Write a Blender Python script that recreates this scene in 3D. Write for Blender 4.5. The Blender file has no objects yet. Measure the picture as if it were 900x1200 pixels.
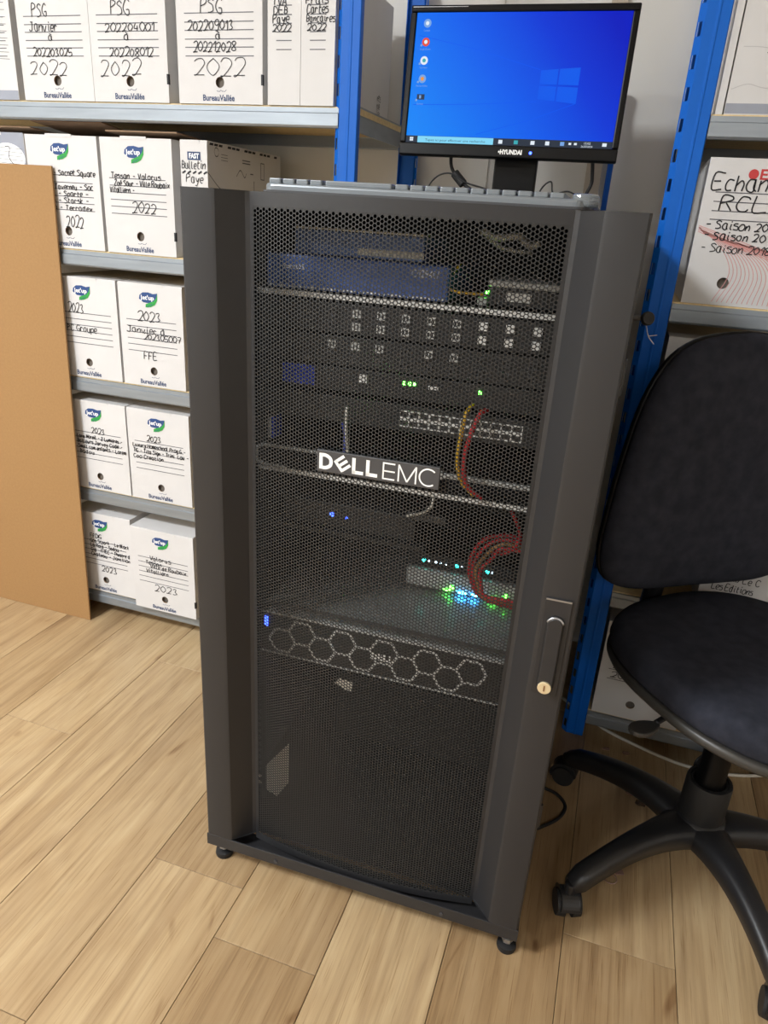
import bpy, math, random
from mathutils import Vector, Matrix
random.seed(7)
scene = bpy.context.scene
COL = scene.collection
R = math.radians

# ------------------------------------------------------------------ camera, world, exposure
CAM_H = 1.182
cam_d = bpy.data.cameras.new('camera'); cam_d.sensor_fit = 'AUTO'; cam_d.sensor_width = 36.0
cam_d.lens = 833.0 / 1200.0 * 36.0; cam_d.clip_start = .02; cam_d.clip_end = 50
cam = bpy.data.objects.new('camera', cam_d); COL.objects.link(cam); scene.camera = cam
_r = Vector((0.94611624, 0.3181232, 0.06051196)); _u = Vector((-0.17420549, 0.34248388, 0.92323195)); _f = Vector((-0.27297713, 0.88402626, -0.37944837))
cam.matrix_world = Matrix(((_r.x, _u.x, -_f.x, 0), (_r.y, _u.y, -_f.y, 0), (_r.z, _u.z, -_f.z, CAM_H), (0, 0, 0, 1)))
w = bpy.data.worlds.new('world'); scene.world = w; w.use_nodes = True
w.node_tree.nodes['Background'].inputs[0].default_value = (.9, .95, 1, 1); w.node_tree.nodes['Background'].inputs[1].default_value = .25
vs = scene.view_settings
vs.view_transform = 'Standard'; vs.look = 'None'; vs.gamma = 1.0; vs.use_curve_mapping = False
vs.exposure = 0.3
# ceiling LED panels of the room: x, y, power
LED = [(-1.85, -.6, 88), (-1.7, -2.6, 44), (.9, -3.0, 22)]
ROOM = (-2.7, 2.3, -5.0, 2.03, 2.55)     # x0 x1 y0 y1 height

# ------------------------------------------------------------------ materials
def srgb(r, g, b):
    f = lambda c: (c/255/12.92) if c/255 <= .04045 else ((c/255+.055)/1.055)**2.4
    return (f(r), f(g), f(b), 1)
def mat(name, rgb, rough=.5, metal=0., spec=.5, var=.06, scale=30., bump=0., bscale=200., emit=None, estr=0., stretch=(1, 1, 1), trans=0.):
    m = bpy.data.materials.new(name); m.use_nodes = True
    nt = m.node_tree; p = nt.nodes['Principled BSDF']; c = srgb(*rgb)
    tc = nt.nodes.new('ShaderNodeTexCoord'); mp = nt.nodes.new('ShaderNodeMapping'); mp.inputs['Scale'].default_value = stretch
    nt.links.new(tc.outputs['Object'], mp.inputs['Vector'])
    n = nt.nodes.new('ShaderNodeTexNoise'); n.inputs['Scale'].default_value = scale; n.inputs['Detail'].default_value = 4
    nt.links.new(mp.outputs['Vector'], n.inputs['Vector'])
    cr = nt.nodes.new('ShaderNodeValToRGB')
    cr.color_ramp.elements[0].position = .3; cr.color_ramp.elements[1].position = .7
    cr.color_ramp.elements[0].color = tuple(min(1, x*(1-var)) for x in c[:3])+(1,)
    cr.color_ramp.elements[1].color = tuple(min(1, x*(1+var)) for x in c[:3])+(1,)
    nt.links.new(n.outputs['Fac'], cr.inputs['Fac']); nt.links.new(cr.outputs['Color'], p.inputs['Base Color'])
    p.inputs['Roughness'].default_value = rough; p.inputs['Metallic'].default_value = metal
    p.inputs['Specular IOR Level'].default_value = spec
    if trans: p.inputs['Transmission Weight'].default_value = trans
    if bump:
        n2 = nt.nodes.new('ShaderNodeTexNoise'); n2.inputs['Scale'].default_value = bscale; n2.inputs['Detail'].default_value = 3
        nt.links.new(mp.outputs['Vector'], n2.inputs['Vector'])
        b = nt.nodes.new('ShaderNodeBump'); b.inputs['Strength'].default_value = bump; b.inputs['Distance'].default_value = .001
        nt.links.new(n2.outputs['Fac'], b.inputs['Height']); nt.links.new(b.outputs['Normal'], p.inputs['Normal'])
    if emit:
        p.inputs['Emission Color'].default_value = srgb(*emit); p.inputs['Emission Strength'].default_value = estr
    return m
M = {}
M['carton'] = mat('white_carton', (214, 213, 213), .6, var=.025, scale=12, spec=.3)
M['carton_grey'] = mat('grey_carton', (190, 189, 190), .6, var=.03, scale=10, spec=.3)
M['carton_in'] = mat('brown_carton', (150, 122, 96), .8, var=.08)
M['band'] = mat('grey_print', (150, 155, 168), .6, var=.03)
M['ink'] = mat('black_ink', (28, 28, 34), .6, var=.02)
M['line'] = mat('grey_line_print', (95, 96, 102), .6, var=.02)
M['navyprint'] = mat('navy_print', (38, 62, 104), .6, var=.02)
M['logoblue'] = mat('blue_logo_print', (40, 72, 128), .6, var=.03)
M['logogreen'] = mat('green_logo_print', (44, 158, 66), .6, var=.03)
M['redprint'] = mat('red_print', (196, 60, 62), .6, var=.03)
M['pinkprint'] = mat('faded_red_line_print', (214, 150, 146), .6, var=.03)
M['whiteprint'] = mat('white_print', (245, 246, 248), .5, var=.01)
M['purple'] = mat('purple_print', (84, 60, 130), .6, var=.03)
M['yellow'] = mat('yellow_print', (222, 208, 50), .6, var=.03)
M['blue'] = mat('blue_painted_steel', (0, 96, 196), .5, var=.03, scale=8, spec=.3)
M['galva'] = mat('galvanised_steel', (150, 158, 166), .42, .55, var=.09, scale=18, stretch=(.3, 1, 3))
M['chip'] = mat('raw_chipboard', (226, 200, 150), .75, var=.1, scale=120)
M['hard'] = mat('brown_hardboard', (160, 124, 82), .62, var=.05, scale=160, spec=.25, bump=.12, bscale=500)
M['hardedge'] = mat('hardboard_edge', (128, 90, 52), .8)
M['rack'] = mat('charcoal_powder_coat', (40, 40, 42), .42, var=.04, scale=6, spec=.5, bump=.05, bscale=900)
M['rackin'] = mat('black_rack_paint', (30, 30, 31), .5, var=.05)
M['mesh'] = mat('black_perforated_steel', (46, 46, 46), .45, var=.02, spec=.4)
M['zinc'] = mat('zinc_plated_steel', (190, 192, 196), .3, .9, var=.05)
M['brass'] = mat('pale_brass', (238, 222, 184), .35, .5, var=.05)
M['rubber'] = mat('black_rubber', (24, 24, 25), .65, var=.05)
M['plastic'] = mat('black_plastic', (30, 30, 32), .38, var=.05, bump=.06, bscale=700)
M['gloss'] = mat('glossy_black_plastic', (9, 9, 10), .34, var=.02, spec=.2)
M['dgrey'] = mat('dark_grey_plastic', (66, 66, 68), .45, var=.04)
M['fabric'] = mat('black_woven_fabric', (47, 49, 58), .95, var=.22, scale=40, spec=.15, bump=.5, bscale=1400)
M['shell'] = mat('grey_plastic_shell', (60, 58, 55), .4, var=.04)
M['navy'] = mat('navy_blue_plastic', (66, 96, 164), .45, var=.05)
M['navyl'] = mat('slate_blue_casing', (92, 118, 172), .5, var=.05)
M['cream'] = mat('cream_plastic', (214, 206, 188), .5, var=.05)
M['greybox'] = mat('light_grey_casing', (204, 205, 202), .45, var=.05)
M['shelftop'] = mat('grey_satin_shelf', (150, 152, 150), .25, var=.05)
M['white'] = mat('white_plastic', (246, 246, 243), .4, var=.02)
M['darkbox'] = mat('black_equipment_casing', (34, 35, 37), .5, var=.05)
M['silver'] = mat('silver_plastic', (128, 134, 139), .3, .35, var=.03)
M['clear'] = mat('clear_plastic', (200, 208, 212), .1, var=.02, trans=.75)
M['redcable'] = mat('red_cable', (196, 46, 50), .45, var=.04)
M['ylwcable'] = mat('yellow_cable', (222, 176, 50), .45, var=.04)
M['brncable'] = mat('tan_cable', (168, 122, 72), .45, var=.04)
M['whtcable'] = mat('white_cable', (222, 218, 208), .5, var=.03)
M['blucable'] = mat('blue_cable', (60, 70, 160), .45, var=.03)
M['led_g'] = mat('green_led', (60, 230, 60), .4, emit=(90, 255, 70), estr=16)
M['led_c'] = mat('azure_glow_led', (60, 190, 255), .4, emit=(50, 170, 255), estr=60)
M['led_t'] = mat('teal_led', (60, 230, 210), .4, emit=(40, 240, 220), estr=14)
M['led_w'] = mat('white_led', (230, 240, 250), .4, emit=(200, 235, 255), estr=6)
M['led_b'] = mat('blue_led', (60, 80, 255), .4, emit=(50, 80, 255), estr=7)
M['bluelabel'] = mat('bright_blue_plastic', (38, 66, 190), .5, var=.04)
M['wallm'] = mat('off_white_wall', (230, 228, 223), .7, var=.03, scale=3, spec=.2)
M['ceil'] = mat('white_ceiling', (228, 227, 224), .8, var=.02, spec=.2)
M['trim'] = mat('beige_trim', (190, 178, 160), .6, var=.03)
M['subfloor'] = mat('dark_subfloor', (70, 54, 40), .9)
M['lamp'] = mat('led_diffuser', (250, 250, 250), .5, emit=(250, 252, 255), estr=6)
M['lampframe'] = mat('white_lamp_frame', (235, 235, 235), .5)
M['scrap'] = mat('pinkish_clear_plastic', (206, 170, 158), .15, var=.05, trans=.55)
M['scrapdark'] = mat('smoked_plastic', (96, 78, 66), .2, var=.05, trans=.3)
M['paperedge'] = mat('stacked_paper_edges', (112, 104, 96), .8, var=.15, scale=90, stretch=(4, 1, .4))
M['paper'] = mat('white_paper', (224, 218, 205), .7, var=.03)

def wood_mat():
    m = bpy.data.materials.new('oak_laminate'); m.use_nodes = True
    nt = m.node_tree; p = nt.nodes['Principled BSDF']; L = nt.links.new
    tc = nt.nodes.new('ShaderNodeTexCoord'); oi = nt.nodes.new('ShaderNodeObjectInfo')
    mul = nt.nodes.new('ShaderNodeMath'); mul.operation = 'MULTIPLY'; mul.inputs[1].default_value = 37.0
    L(oi.outputs['Random'], mul.inputs[0])
    cx = nt.nodes.new('ShaderNodeCombineXYZ')
    for i in range(3): L(mul.outputs[0], cx.inputs[i])
    ad = nt.nodes.new('ShaderNodeVectorMath'); ad.operation = 'ADD'
    L(tc.outputs['Object'], ad.inputs[0]); L(cx.outputs[0], ad.inputs[1])
    def noise(sc, vec, det=5, dist=0.):
        mp = nt.nodes.new('ShaderNodeMapping'); mp.inputs['Scale'].default_value = vec
        L(ad.outputs[0], mp.inputs['Vector'])
        n = nt.nodes.new('ShaderNodeTexNoise'); n.inputs['Scale'].default_value = sc; n.inputs['Detail'].default_value = det; n.inputs['Distortion'].default_value = dist
        n.inputs['Roughness'].default_value = .6
        L(mp.outputs[0], n.inputs['Vector']); return n
    def ramp(n, stops):
        r = nt.nodes.new('ShaderNodeValToRGB'); e = r.color_ramp.elements
        e[0].position, e[0].color = stops[0][0], srgb(*stops[0][1]); e[1].position, e[1].color = stops[-1][0], srgb(*stops[-1][1])
        for ps, c in stops[1:-1]: q = e.new(ps); q.color = srgb(*c)
        L(n.outputs['Fac'], r.inputs['Fac']); return r
    def mix(a, b, fac, mode='MULTIPLY'):
        x = nt.nodes.new('ShaderNodeMix'); x.data_type = 'RGBA'; x.blend_type = mode; x.inputs[0].default_value = fac
        L(a, x.inputs[6]); L(b, x.inputs[7]); return x.outputs[2]
    broad = ramp(noise(1.0, (9, .9, 1), 4, 1.6), [(.28, (166, 141, 110)), (.40, (192, 167, 131)), (.56, (208, 184, 146)), (.75, (220, 199, 162))])
    fine = ramp(noise(1.0, (95, 2.2, 1), 6, .35), [(.30, (186, 172, 155)), (.5, (240, 236, 228)), (.7, (255, 255, 255))])
    pores = ramp(noise(1.0, (420, 9, 1), 3, .1), [(.30, (200, 186, 168)), (.42, (255, 255, 255)), (.8, (255, 255, 255))])
    knot = ramp(noise(1.0, (7, 2.6, 1), 2, 2.4), [(.24, (160, 128, 96)), (.31, (238, 230, 220)), (.8, (255, 255, 255))])
    c = mix(broad.outputs[0], fine.outputs[0], .5); c = mix(c, pores.outputs[0], .7); c = mix(c, knot.outputs[0], .7)
    # tone of the single plank
    tone = nt.nodes.new('ShaderNodeValToRGB'); te = tone.color_ramp.elements
    te[0].color = srgb(206, 196, 186); te[1].color = (1, 1, 1, 1)
    L(oi.outputs['Random'], tone.inputs['Fac'])
    c = mix(c, tone.outputs[0], 1.0)
    L(c, p.inputs['Base Color']); p.inputs['Roughness'].default_value = .42; p.inputs['Specular IOR Level'].default_value = .4
    b = nt.nodes.new('ShaderNodeBump'); b.inputs['Strength'].default_value = .08; b.inputs['Distance'].default_value = .001
    L(fine.outputs[0], b.inputs['Height']); L(b.outputs[0], p.inputs['Normal'])
    return m
M['wood'] = wood_mat()

def screen_mat():
    m = bpy.data.materials.new('lit_desktop_picture'); m.use_nodes = True
    nt = m.node_tree; p = nt.nodes['Principled BSDF']; L = nt.links.new
    tc = nt.nodes.new('ShaderNodeTexCoord'); sx = nt.nodes.new('ShaderNodeSeparateXYZ'); L(tc.outputs['Object'], sx.inputs[0])
    # display picture: lighter azure at the lower left, deep blue at the upper right
    a = nt.nodes.new('ShaderNodeMath'); a.operation = 'MULTIPLY_ADD'; a.inputs[1].default_value = 1.9; a.inputs[2].default_value = .5; L(sx.outputs[0], a.inputs[0])
    b = nt.nodes.new('ShaderNodeMath'); b.operation = 'MULTIPLY_ADD'; b.inputs[1].default_value = 1.5; L(sx.outputs[2], b.inputs[0]); L(a.outputs[0], b.inputs[2])
    r = nt.nodes.new('ShaderNodeValToRGB'); e = r.color_ramp.elements
    e[0].position = .0; e[0].color = srgb(0, 132, 246); e[1].position = 1.; e[1].color = srgb(0, 26, 190)
    q = e.new(.45); q.color = srgb(0, 92, 236); q = e.new(.75); q.color = srgb(0, 54, 214)
    L(b.outputs[0], r.inputs['Fac'])
    p.inputs['Base Color'].default_value = (.005, .005, .006, 1); p.inputs['Roughness'].default_value = .5; p.inputs['Specular IOR Level'].default_value = .08
    L(r.outputs[0], p.inputs['Emission Color']); p.inputs['Emission Strength'].default_value = .82
    return m
M['screen'] = screen_mat()
def flat_emit(name, rgb, s=.82):
    m = mat(name, (8, 8, 8), .5, var=0., spec=.08, emit=rgb, estr=s); return m
M['s_bar'] = flat_emit('screen_taskbar', (44, 52, 66)); M['s_search'] = flat_emit('screen_search_field', (132, 214, 244))
M['s_white'] = flat_emit('screen_white', (225, 235, 245)); M['s_dim'] = flat_emit('screen_pale_blue', (120, 165, 225)); M['s_logo'] = flat_emit('screen_window_glow', (10, 90, 234))
M['s_beam'] = flat_emit('screen_light_beam', (0, 88, 238)); M['s_red'] = flat_emit('screen_red', (226, 80, 60)); M['s_teal'] = flat_emit('screen_teal', (60, 170, 180)); M['s_dark'] = flat_emit('screen_dark', (46, 60, 86)); M['s_orange'] = flat_emit('screen_orange', (230, 150, 70))

# ------------------------------------------------------------------ mesh helpers
class MB:
    def __init__(s): s.v = []; s.f = []; s.m = []
    def add(s, vs_, fs, mi=0):
        o = len(s.v); s.v += [tuple(p) for p in vs_]
        for f in fs: s.f.append(tuple(i+o for i in f)); s.m.append(mi)
        return s
    def box(s, x0, x1, y0, y1, z0, z1, mi=0):
        return s.add([(x0, y0, z0), (x1, y0, z0), (x1, y1, z0), (x0, y1, z0), (x0, y0, z1), (x1, y0, z1), (x1, y1, z1), (x0, y1, z1)],
                     [(0, 3, 2, 1), (4, 5, 6, 7), (0, 1, 5, 4), (1, 2, 6, 5), (2, 3, 7, 6), (3, 0, 4, 7)], mi)
    def cyl(s, p0, p1, r0, r1=None, n=20, mi=0, caps=True):
        r1 = r0 if r1 is None else r1; p0 = Vector(p0); p1 = Vector(p1); d = (p1-p0).normalized()
        a = d.orthogonal().normalized(); b = d.cross(a)
        vs_ = [p0+(a*math.cos(t)+b*math.sin(t))*r0 for t in [2*math.pi*i/n for i in range(n)]]+[p1+(a*math.cos(t)+b*math.sin(t))*r1 for t in [2*math.pi*i/n for i in range(n)]]
        fs = [(i, (i+1) % n, n+(i+1) % n, n+i) for i in range(n)]
        if caps: fs += [tuple(range(n-1, -1, -1)), tuple(range(n, 2*n))]
        return s.add(vs_, fs, mi)
    def lathe(s, prof, c=(0, 0, 0), n=24, mi=0):
        k = len(prof); vs_ = []
        for i in range(n):
            t = 2*math.pi*i/n
            for r, z in prof: vs_.append((c[0]+r*math.cos(t), c[1]+r*math.sin(t), c[2]+z))
        fs = [(i*k+j, ((i+1) % n)*k+j, ((i+1) % n)*k+j+1, i*k+j+1) for i in range(n) for j in range(k-1)]
        return s.add(vs_, fs, mi)
    def tube(s, pts, r, n=8, mi=0, smooth=6):
        P = spline(pts, smooth) if smooth else [Vector(p) for p in pts]
        rr = r if callable(r) else (lambda t: r)
        vs_ = []; prev = None; L = len(P)
        for i, p in enumerate(P):
            d = (P[min(i+1, L-1)]-P[max(i-1, 0)]).normalized()
            if prev is None: a = d.orthogonal().normalized()
            else:
                a = prev-d*prev.dot(d)
                a = a.normalized() if a.length > 1e-6 else d.orthogonal().normalized()
            prev = a; b = d.cross(a); q = rr(i/(L-1))
            vs_ += [p+(a*math.cos(2*math.pi*k/n)+b*math.sin(2*math.pi*k/n))*q for k in range(n)]
        fs = [(i*n+k, i*n+(k+1) % n, (i+1)*n+(k+1) % n, (i+1)*n+k) for i in range(L-1) for k in range(n)]
        fs += [tuple(range(n-1, -1, -1)), tuple(range((L-1)*n, L*n))]
        return s.add(vs_, fs, mi)
    def prism(s, poly, z0, z1, mi=0):      # closed xy polygon extruded along z (counter-clockwise)
        n = len(poly)
        vs_ = [(x, y, z0) for x, y in poly]+[(x, y, z1) for x, y in poly]
        return s.add(vs_, [(i, (i+1) % n, n+(i+1) % n, n+i) for i in range(n)]+[tuple(range(n-1, -1, -1)), tuple(range(n, 2*n))], mi)
    def strip(s, pts, wd, y=0., mi=0):     # pen stroke lying in the x-z plane at depth y
        n = len(pts)
        if n < 2: return s
        vs_ = []
        for i in range(n):
            a = pts[max(i-1, 0)]; b = pts[min(i+1, n-1)]
            dx, dz = b[0]-a[0], b[1]-a[1]; l = math.hypot(dx, dz) or 1
            nx, nz = -dz/l*wd/2, dx/l*wd/2
            vs_ += [(pts[i][0]+nx, y, pts[i][1]+nz), (pts[i][0]-nx, y, pts[i][1]-nz)]
        return s.add(vs_, [(2*i, 2*i+1, 2*i+3, 2*i+2) for i in range(n-1)], mi)
    def disc(s, x, z, rx, rz, y=0., n=20, mi=0, a0=0, a1=360):
        full = abs(a1-a0) >= 360
        k = n if full else n+1
        pts = [(x+rx*math.cos(R(a0+(a1-a0)*i/n)), y, z+rz*math.sin(R(a0+(a1-a0)*i/n))) for i in range(k)]
        return s.add(pts, [tuple(range(k))], mi)
    def rect(s, x0, x1, z0, z1, y=0., mi=0): return s.add([(x0, y, z0), (x1, y, z0), (x1, y, z1), (x0, y, z1)], [(0, 1, 2, 3)], mi)
    def mesh(s, name, mats, smooth=False):
        me = bpy.data.meshes.new(name); me.from_pydata(s.v, [], s.f)
        for m in (mats if isinstance(mats, (list, tuple)) else [mats]): me.materials.append(M[m] if isinstance(m, str) else m)
        me.polygons.foreach_set('material_index', s.m)
        if smooth: me.polygons.foreach_set('use_smooth', [True]*len(s.f))
        me.update(); return me
    def build(s, name, mats, parent=None, loc=(0, 0, 0), rot=(0, 0, 0), smooth=False, bevel=0., seg=2, auto=None):
        o = bpy.data.objects.new(name, s.mesh(name, mats, smooth or auto is not None)); COL.objects.link(o)
        o.location = loc; o.rotation_euler = rot
        if parent: o.parent = parent
        if auto is not None: o.data.set_sharp_from_angle(angle=R(auto))
        if bevel:
            b = o.modifiers.new('bevel', 'BEVEL'); b.width = bevel; b.segments = seg; b.limit_method = 'ANGLE'; b.angle_limit = R(40)
        return o
def spline(pts, k=6):
    P = [Vector(p) for p in pts]
    if len(P) < 3: return P
    Q = [P[0]*2-P[1]]+P+[P[-1]*2-P[-2]]; out = []
    for i in range(1, len(Q)-2):
        for j in range(k):
            t = j/k; a, b, c, d = Q[i-1], Q[i], Q[i+1], Q[i+2]
            out.append(.5*((2*b)+(c-a)*t+(2*a-5*b+4*c-d)*t*t+(3*b-a-3*c+d)*t**3))
    out.append(P[-1]); return out
def empty(name, loc, rz=0., parent=None):
    o = bpy.data.objects.new(name, None); COL.objects.link(o); o.location = loc; o.rotation_euler = (0, 0, rz); o.empty_display_size = .05
    if parent: o.parent = parent
    return o
def tag(o, label=None, cat=None, group=None, kind=None):
    if label: o['label'] = label
    if cat: o['category'] = cat
    if group: o['group'] = group
    if kind: o['kind'] = kind
    return o
def copy_part(src, parent, loc=None, rot=None):
    o = src.copy(); COL.objects.link(o); o.parent = parent
    if loc is not None: o.location = loc
    if rot is not None: o.rotation_euler = rot
    return o
def print_text(body, size, width=None, bold=0., align='CENTER'):    # printed lettering as flat outlines: list of verts (x,z) and faces
    cu = bpy.data.curves.new('lettering', 'FONT'); cu.body = body; cu.size = size; cu.align_x = align; cu.offset = bold; cu.resolution_u = 2
    ob = bpy.data.objects.new('lettering', cu); COL.objects.link(ob)
    bpy.context.view_layer.update()
    me = bpy.data.meshes.new_from_object(ob.evaluated_get(bpy.context.evaluated_depsgraph_get()))
    v = [(p.co.x, p.co.y) for p in me.vertices]; f = [tuple(p.vertices) for p in me.polygons]
    bpy.data.objects.remove(ob); bpy.data.curves.remove(cu); bpy.data.meshes.remove(me)
    if width and v:
        x0 = min(a for a, b in v); x1 = max(a for a, b in v); k = width/(x1-x0); v = [(a*k, b) for a, b in v]
    return v, f
_tc = {}
def add_text(mb, body, x, z, size, y=0., width=None, bold=0., mi=0, align='CENTER', rot=0.):
    key = (body, size, width, bold, align)
    if key not in _tc: _tc[key] = print_text(body, size, width, bold, align)
    v, f = _tc[key]; c, s = math.cos(rot), math.sin(rot)
    mb.add([(x+a*c-b*s, y, z+a*s+b*c) for a, b in v], f, mi)

# single-stroke handwriting: grid 5 wide, baseline 2, x-height 6, capital 8, descender 0
G = {
 'A': '02-28-42 14-34', 'B': '02-08-27-36-25-05 25-34-33-22-02', 'C': '47-38-18-06-04-12-32-43', 'D': '02-08-28-46-44-22-02', 'E': '48-08-02-42 05-35',
 'F': '02-08-48 05-35', 'G': '47-28-06-04-22-42-44-24', 'J': '18-48 38-33-22-02-03', 'I': '02-08', 'L': '08-02-42', 'P': '02-08-38-47-36-05', 'R': '02-08-38-47-36-05 25-42',
 'S': '47-28-07-16-35-43-22-02', 'T': '08-48 28-22', 'V': '08-22-48', 'X': '08-42 02-48', 'Z': '08-48-02-42', 'N': '02-08-42-48', 'M': '02-08-24-48-42', 'K': '02-08 48-05-42', 'O': '28-06-04-22-44-46-28', 'U': '08-03-22-43-48', 'H': '02-08 42-48 05-45',
 'a': '36-16-04-12-32-36 36-33-42', 'b': '08-02-32-44-36-05', 'c': '36-16-04-12-32', 'd': '36-16-04-12-32-38 38-33-42', 'e': '04-34-36-16-04-12-32', 'f': '37-28-17-12 06-26', 'g': '36-16-04-12-32-36 36-31-20-00', 'h': '08-02 04-26-35-32',
 'i': '16-13-22 18-17', 'j': '26-21-10 28-27', 'k': '08-02 36-04-32', 'l': '08-03-12-22', 'm': '06-02 04-16-25-22 24-36-45-42', 'n': '06-02 04-26-35-32', 'o': '16-04-12-32-44-36-16', 'p': '06-00 05-26-35-33-12-03', 'q': '36-16-04-12-33-36-30-41',
 'r': '06-02 04-16-35', 's': '36-16-05-34-32-02', 't': '18-13-22-32 06-36', 'u': '06-03-12-32-36 36-33-42', 'v': '06-22-46', 'w': '06-12-25-32-46', 'x': '06-42 02-46', 'y': '06-23-46 46-20-00', 'z': '06-36-02-42',
 '0': '28-06-04-22-44-46-28', '1': '06-28-22', '2': '07-18-38-46-12-02-42', '3': '07-28-37-25-34-43-22-02', '4': '18-04-44 36-32', '5': '48-08-05-35-43-22-02', '6': '38-06-03-22-43-34-04', '7': '08-48-22 15-35', '8': '25-07-28-47-25-03-22-43-25', '9': '46-25-06-18-38-46-32-12',
 '-': '15-45', "'": '28-17', '/': '02-48', '.': '12-13', ',': '12-01', ' ': '', 'à': '36-16-04-12-32-36 36-33-42 18-37', 'é': '04-34-36-16-04-12-32 17-38', ':': '12-13 15-16',
}
def handwrite(mb, text, x, z, h, wd=.0016, y=-.0009, mi=0, slant=.08, track=1.0, rise=0., rnd=None, sx=1.0):
    rnd = rnd or random; u = h/6.0; cx = 0.
    for ch in text:
        g = G.get(ch, G.get(ch.lower(), '')); mx = 0; jz = rnd.uniform(-.35, .35)*u; js = rnd.uniform(.9, 1.1)
        for st in g.split():
            pts = []
            for q in st.split('-'):
                a, b = int(q[0]), int(q[1]); mx = max(mx, a)
                pts.append(((a+rnd.uniform(-.18, .18))*u*.85*js*sx, (b-2+rnd.uniform(-.18, .18))*u*js))
            P = spline([(a, 0, b) for a, b in pts], 4) if len(pts) > 2 else [Vector((a, 0, b)) for a, b in pts]
            mb.strip([(x+cx+p.x+slant*p.z, z+p.z+jz+rise*cx) for p in P], wd, y, mi)
        cx += ((mx+1.3)*u*.85*sx if g else 2.6*u*sx)*track
    return cx
def fit_write(mb, text, x0, x1, z, h, **k):      # writes so that the text spans x0..x1
    t = MB(); st = random.getstate(); n = handwrite(t, text, 0, 0, h, **k); random.setstate(st)
    handwrite(mb, text, x0, z, h, sx=(x1-x0)/max(n, 1e-6), **k)

# ------------------------------------------------------------------ setting
X0, X1, Y0, Y1, ZC = ROOM
floor = MB().box(X0, X1, Y0, Y1, -.03, -.009).build('floor', 'subfloor'); tag(floor, kind='structure', label='light oak laminate plank floor')
PW = .1943; PL = 1.22
joints = {-8: .62, -7: 1.083, -6: 1.421, -5: .528, -4: .858, -3: .754, -2: 1.15, -1: 1.65, 0: .988, 1: .75, 2: 1.8}
cache = {}
k0 = int(math.floor((X0-.0885)/PW)); k1 = int(math.ceil((X1-.0885)/PW))
for k in range(k0, k1+1):
    xa = max(X0, .0885+k*PW); xb = min(X1, .0885+(k+1)*PW)
    if xb-xa < .01: continue
    j = joints.get(k, (k*.47) % PL)
    ys = []
    y = j
    while y > Y0: y -= PL
    y += 0
    while y < Y1:
        ya, yb = max(Y0, y), min(Y1, y+PL); y += PL
        if yb-ya < .02: continue
        sx, sy = round(xb-xa, 4), round(yb-ya, 4)
        if (sx, sy) not in cache:
            g = .0006; c = .0005
            b = MB(); hx, hy = sx/2-g, sy/2-g
            b.add([(-hx, -hy, -.008), (hx, -hy, -.008), (hx, hy, -.008), (-hx, hy, -.008), (-hx, -hy, -c), (hx, -hy, -c), (hx, hy, -c), (-hx, hy, -c),
                   (-hx+c, -hy+c, 0), (hx-c, -hy+c, 0), (hx-c, hy-c, 0), (-hx+c, hy-c, 0)],
                  [(0, 3, 2, 1), (8, 9, 10, 11)]+[(i, (i+1) % 4, 4+(i+1) % 4, 4+i) for i in range(4)]+[(4+i, 4+(i+1) % 4, 8+(i+1) % 4, 8+i) for i in range(4)])
            cache[(sx, sy)] = b.mesh('plank', 'wood')
        o = bpy.data.objects.new('plank', cache[(sx, sy)]); COL.objects.link(o); o.parent = floor; o.location = ((xa+xb)/2, (ya+yb)/2, 0)
def struct(name, mb, m, label=None, **k): return tag(mb.build(name, m, **k), label, kind='structure')
struct('wall_back', MB().box(X0, X1, Y1, Y1+.1, 0, ZC), 'wallm', 'off-white wall behind the shelving')
struct('wall_left', MB().box(X0-.1, X0, Y0, Y1, 0, ZC), 'wallm')
struct('wall_right', MB().box(X1, X1+.1, Y0, Y1, 0, ZC), 'wallm')
struct('wall_front', MB().box(X0, X1, Y0-.1, Y0, 0, ZC), 'wallm')
struct('ceiling', MB().box(X0, X1, Y0, Y1, ZC, ZC+.1), 'ceil')
struct('trim_1', MB().box(-.155, -.118, Y1-.012, Y1, 0, ZC), 'trim', 'beige cover strip on the wall behind the monitor')
struct('trim_2', MB().box(-.84, -.822, Y1-.006, Y1, 0, ZC).box(-.815, -.805, Y1-.004, Y1, 0, ZC), 'wallm', 'narrow wall panel joint behind the shelving')
struct('trim_3', MB().box(-.42, -.405, Y1-.006, Y1, 0, ZC), 'wallm', 'narrow wall panel joint behind the monitor')
bb = struct('baseboard_back', MB().box(X0, X1, Y1-.012, Y1, 0, .08), 'white')

for i, (lx, ly, pw) in enumerate(LED):
    t = tag(empty('ceiling_light', (lx, ly, ZC-.03)), ['square LED ceiling panel nearest the shelving', 'square LED ceiling panel at the far left of the room', 'square LED ceiling panel at the far right of the room'][i], 'ceiling light', 'LED ceiling panels')
    f = MB()
    for a, b, c, d in ((-.3, .3, -.3, -.28), (-.3, .3, .28, .3), (-.3, -.28, -.28, .28), (.28, .3, -.28, .28)): f.box(a, b, c, d, 0, .03)
    f.build('frame', 'lampframe', t); MB().box(-.28, .28, -.28, .28, .008, .018).build('diffuser', 'lamp', t)
    ld = bpy.data.lights.new('led_light', 'AREA'); ld.shape = 'SQUARE'; ld.size = .56; ld.energy = pw; ld.color = (.93, .968, 1)
    lo = bpy.data.objects.new('led_light', ld); COL.objects.link(lo); lo.parent = t; lo.location = (0, 0, -.005)

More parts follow.
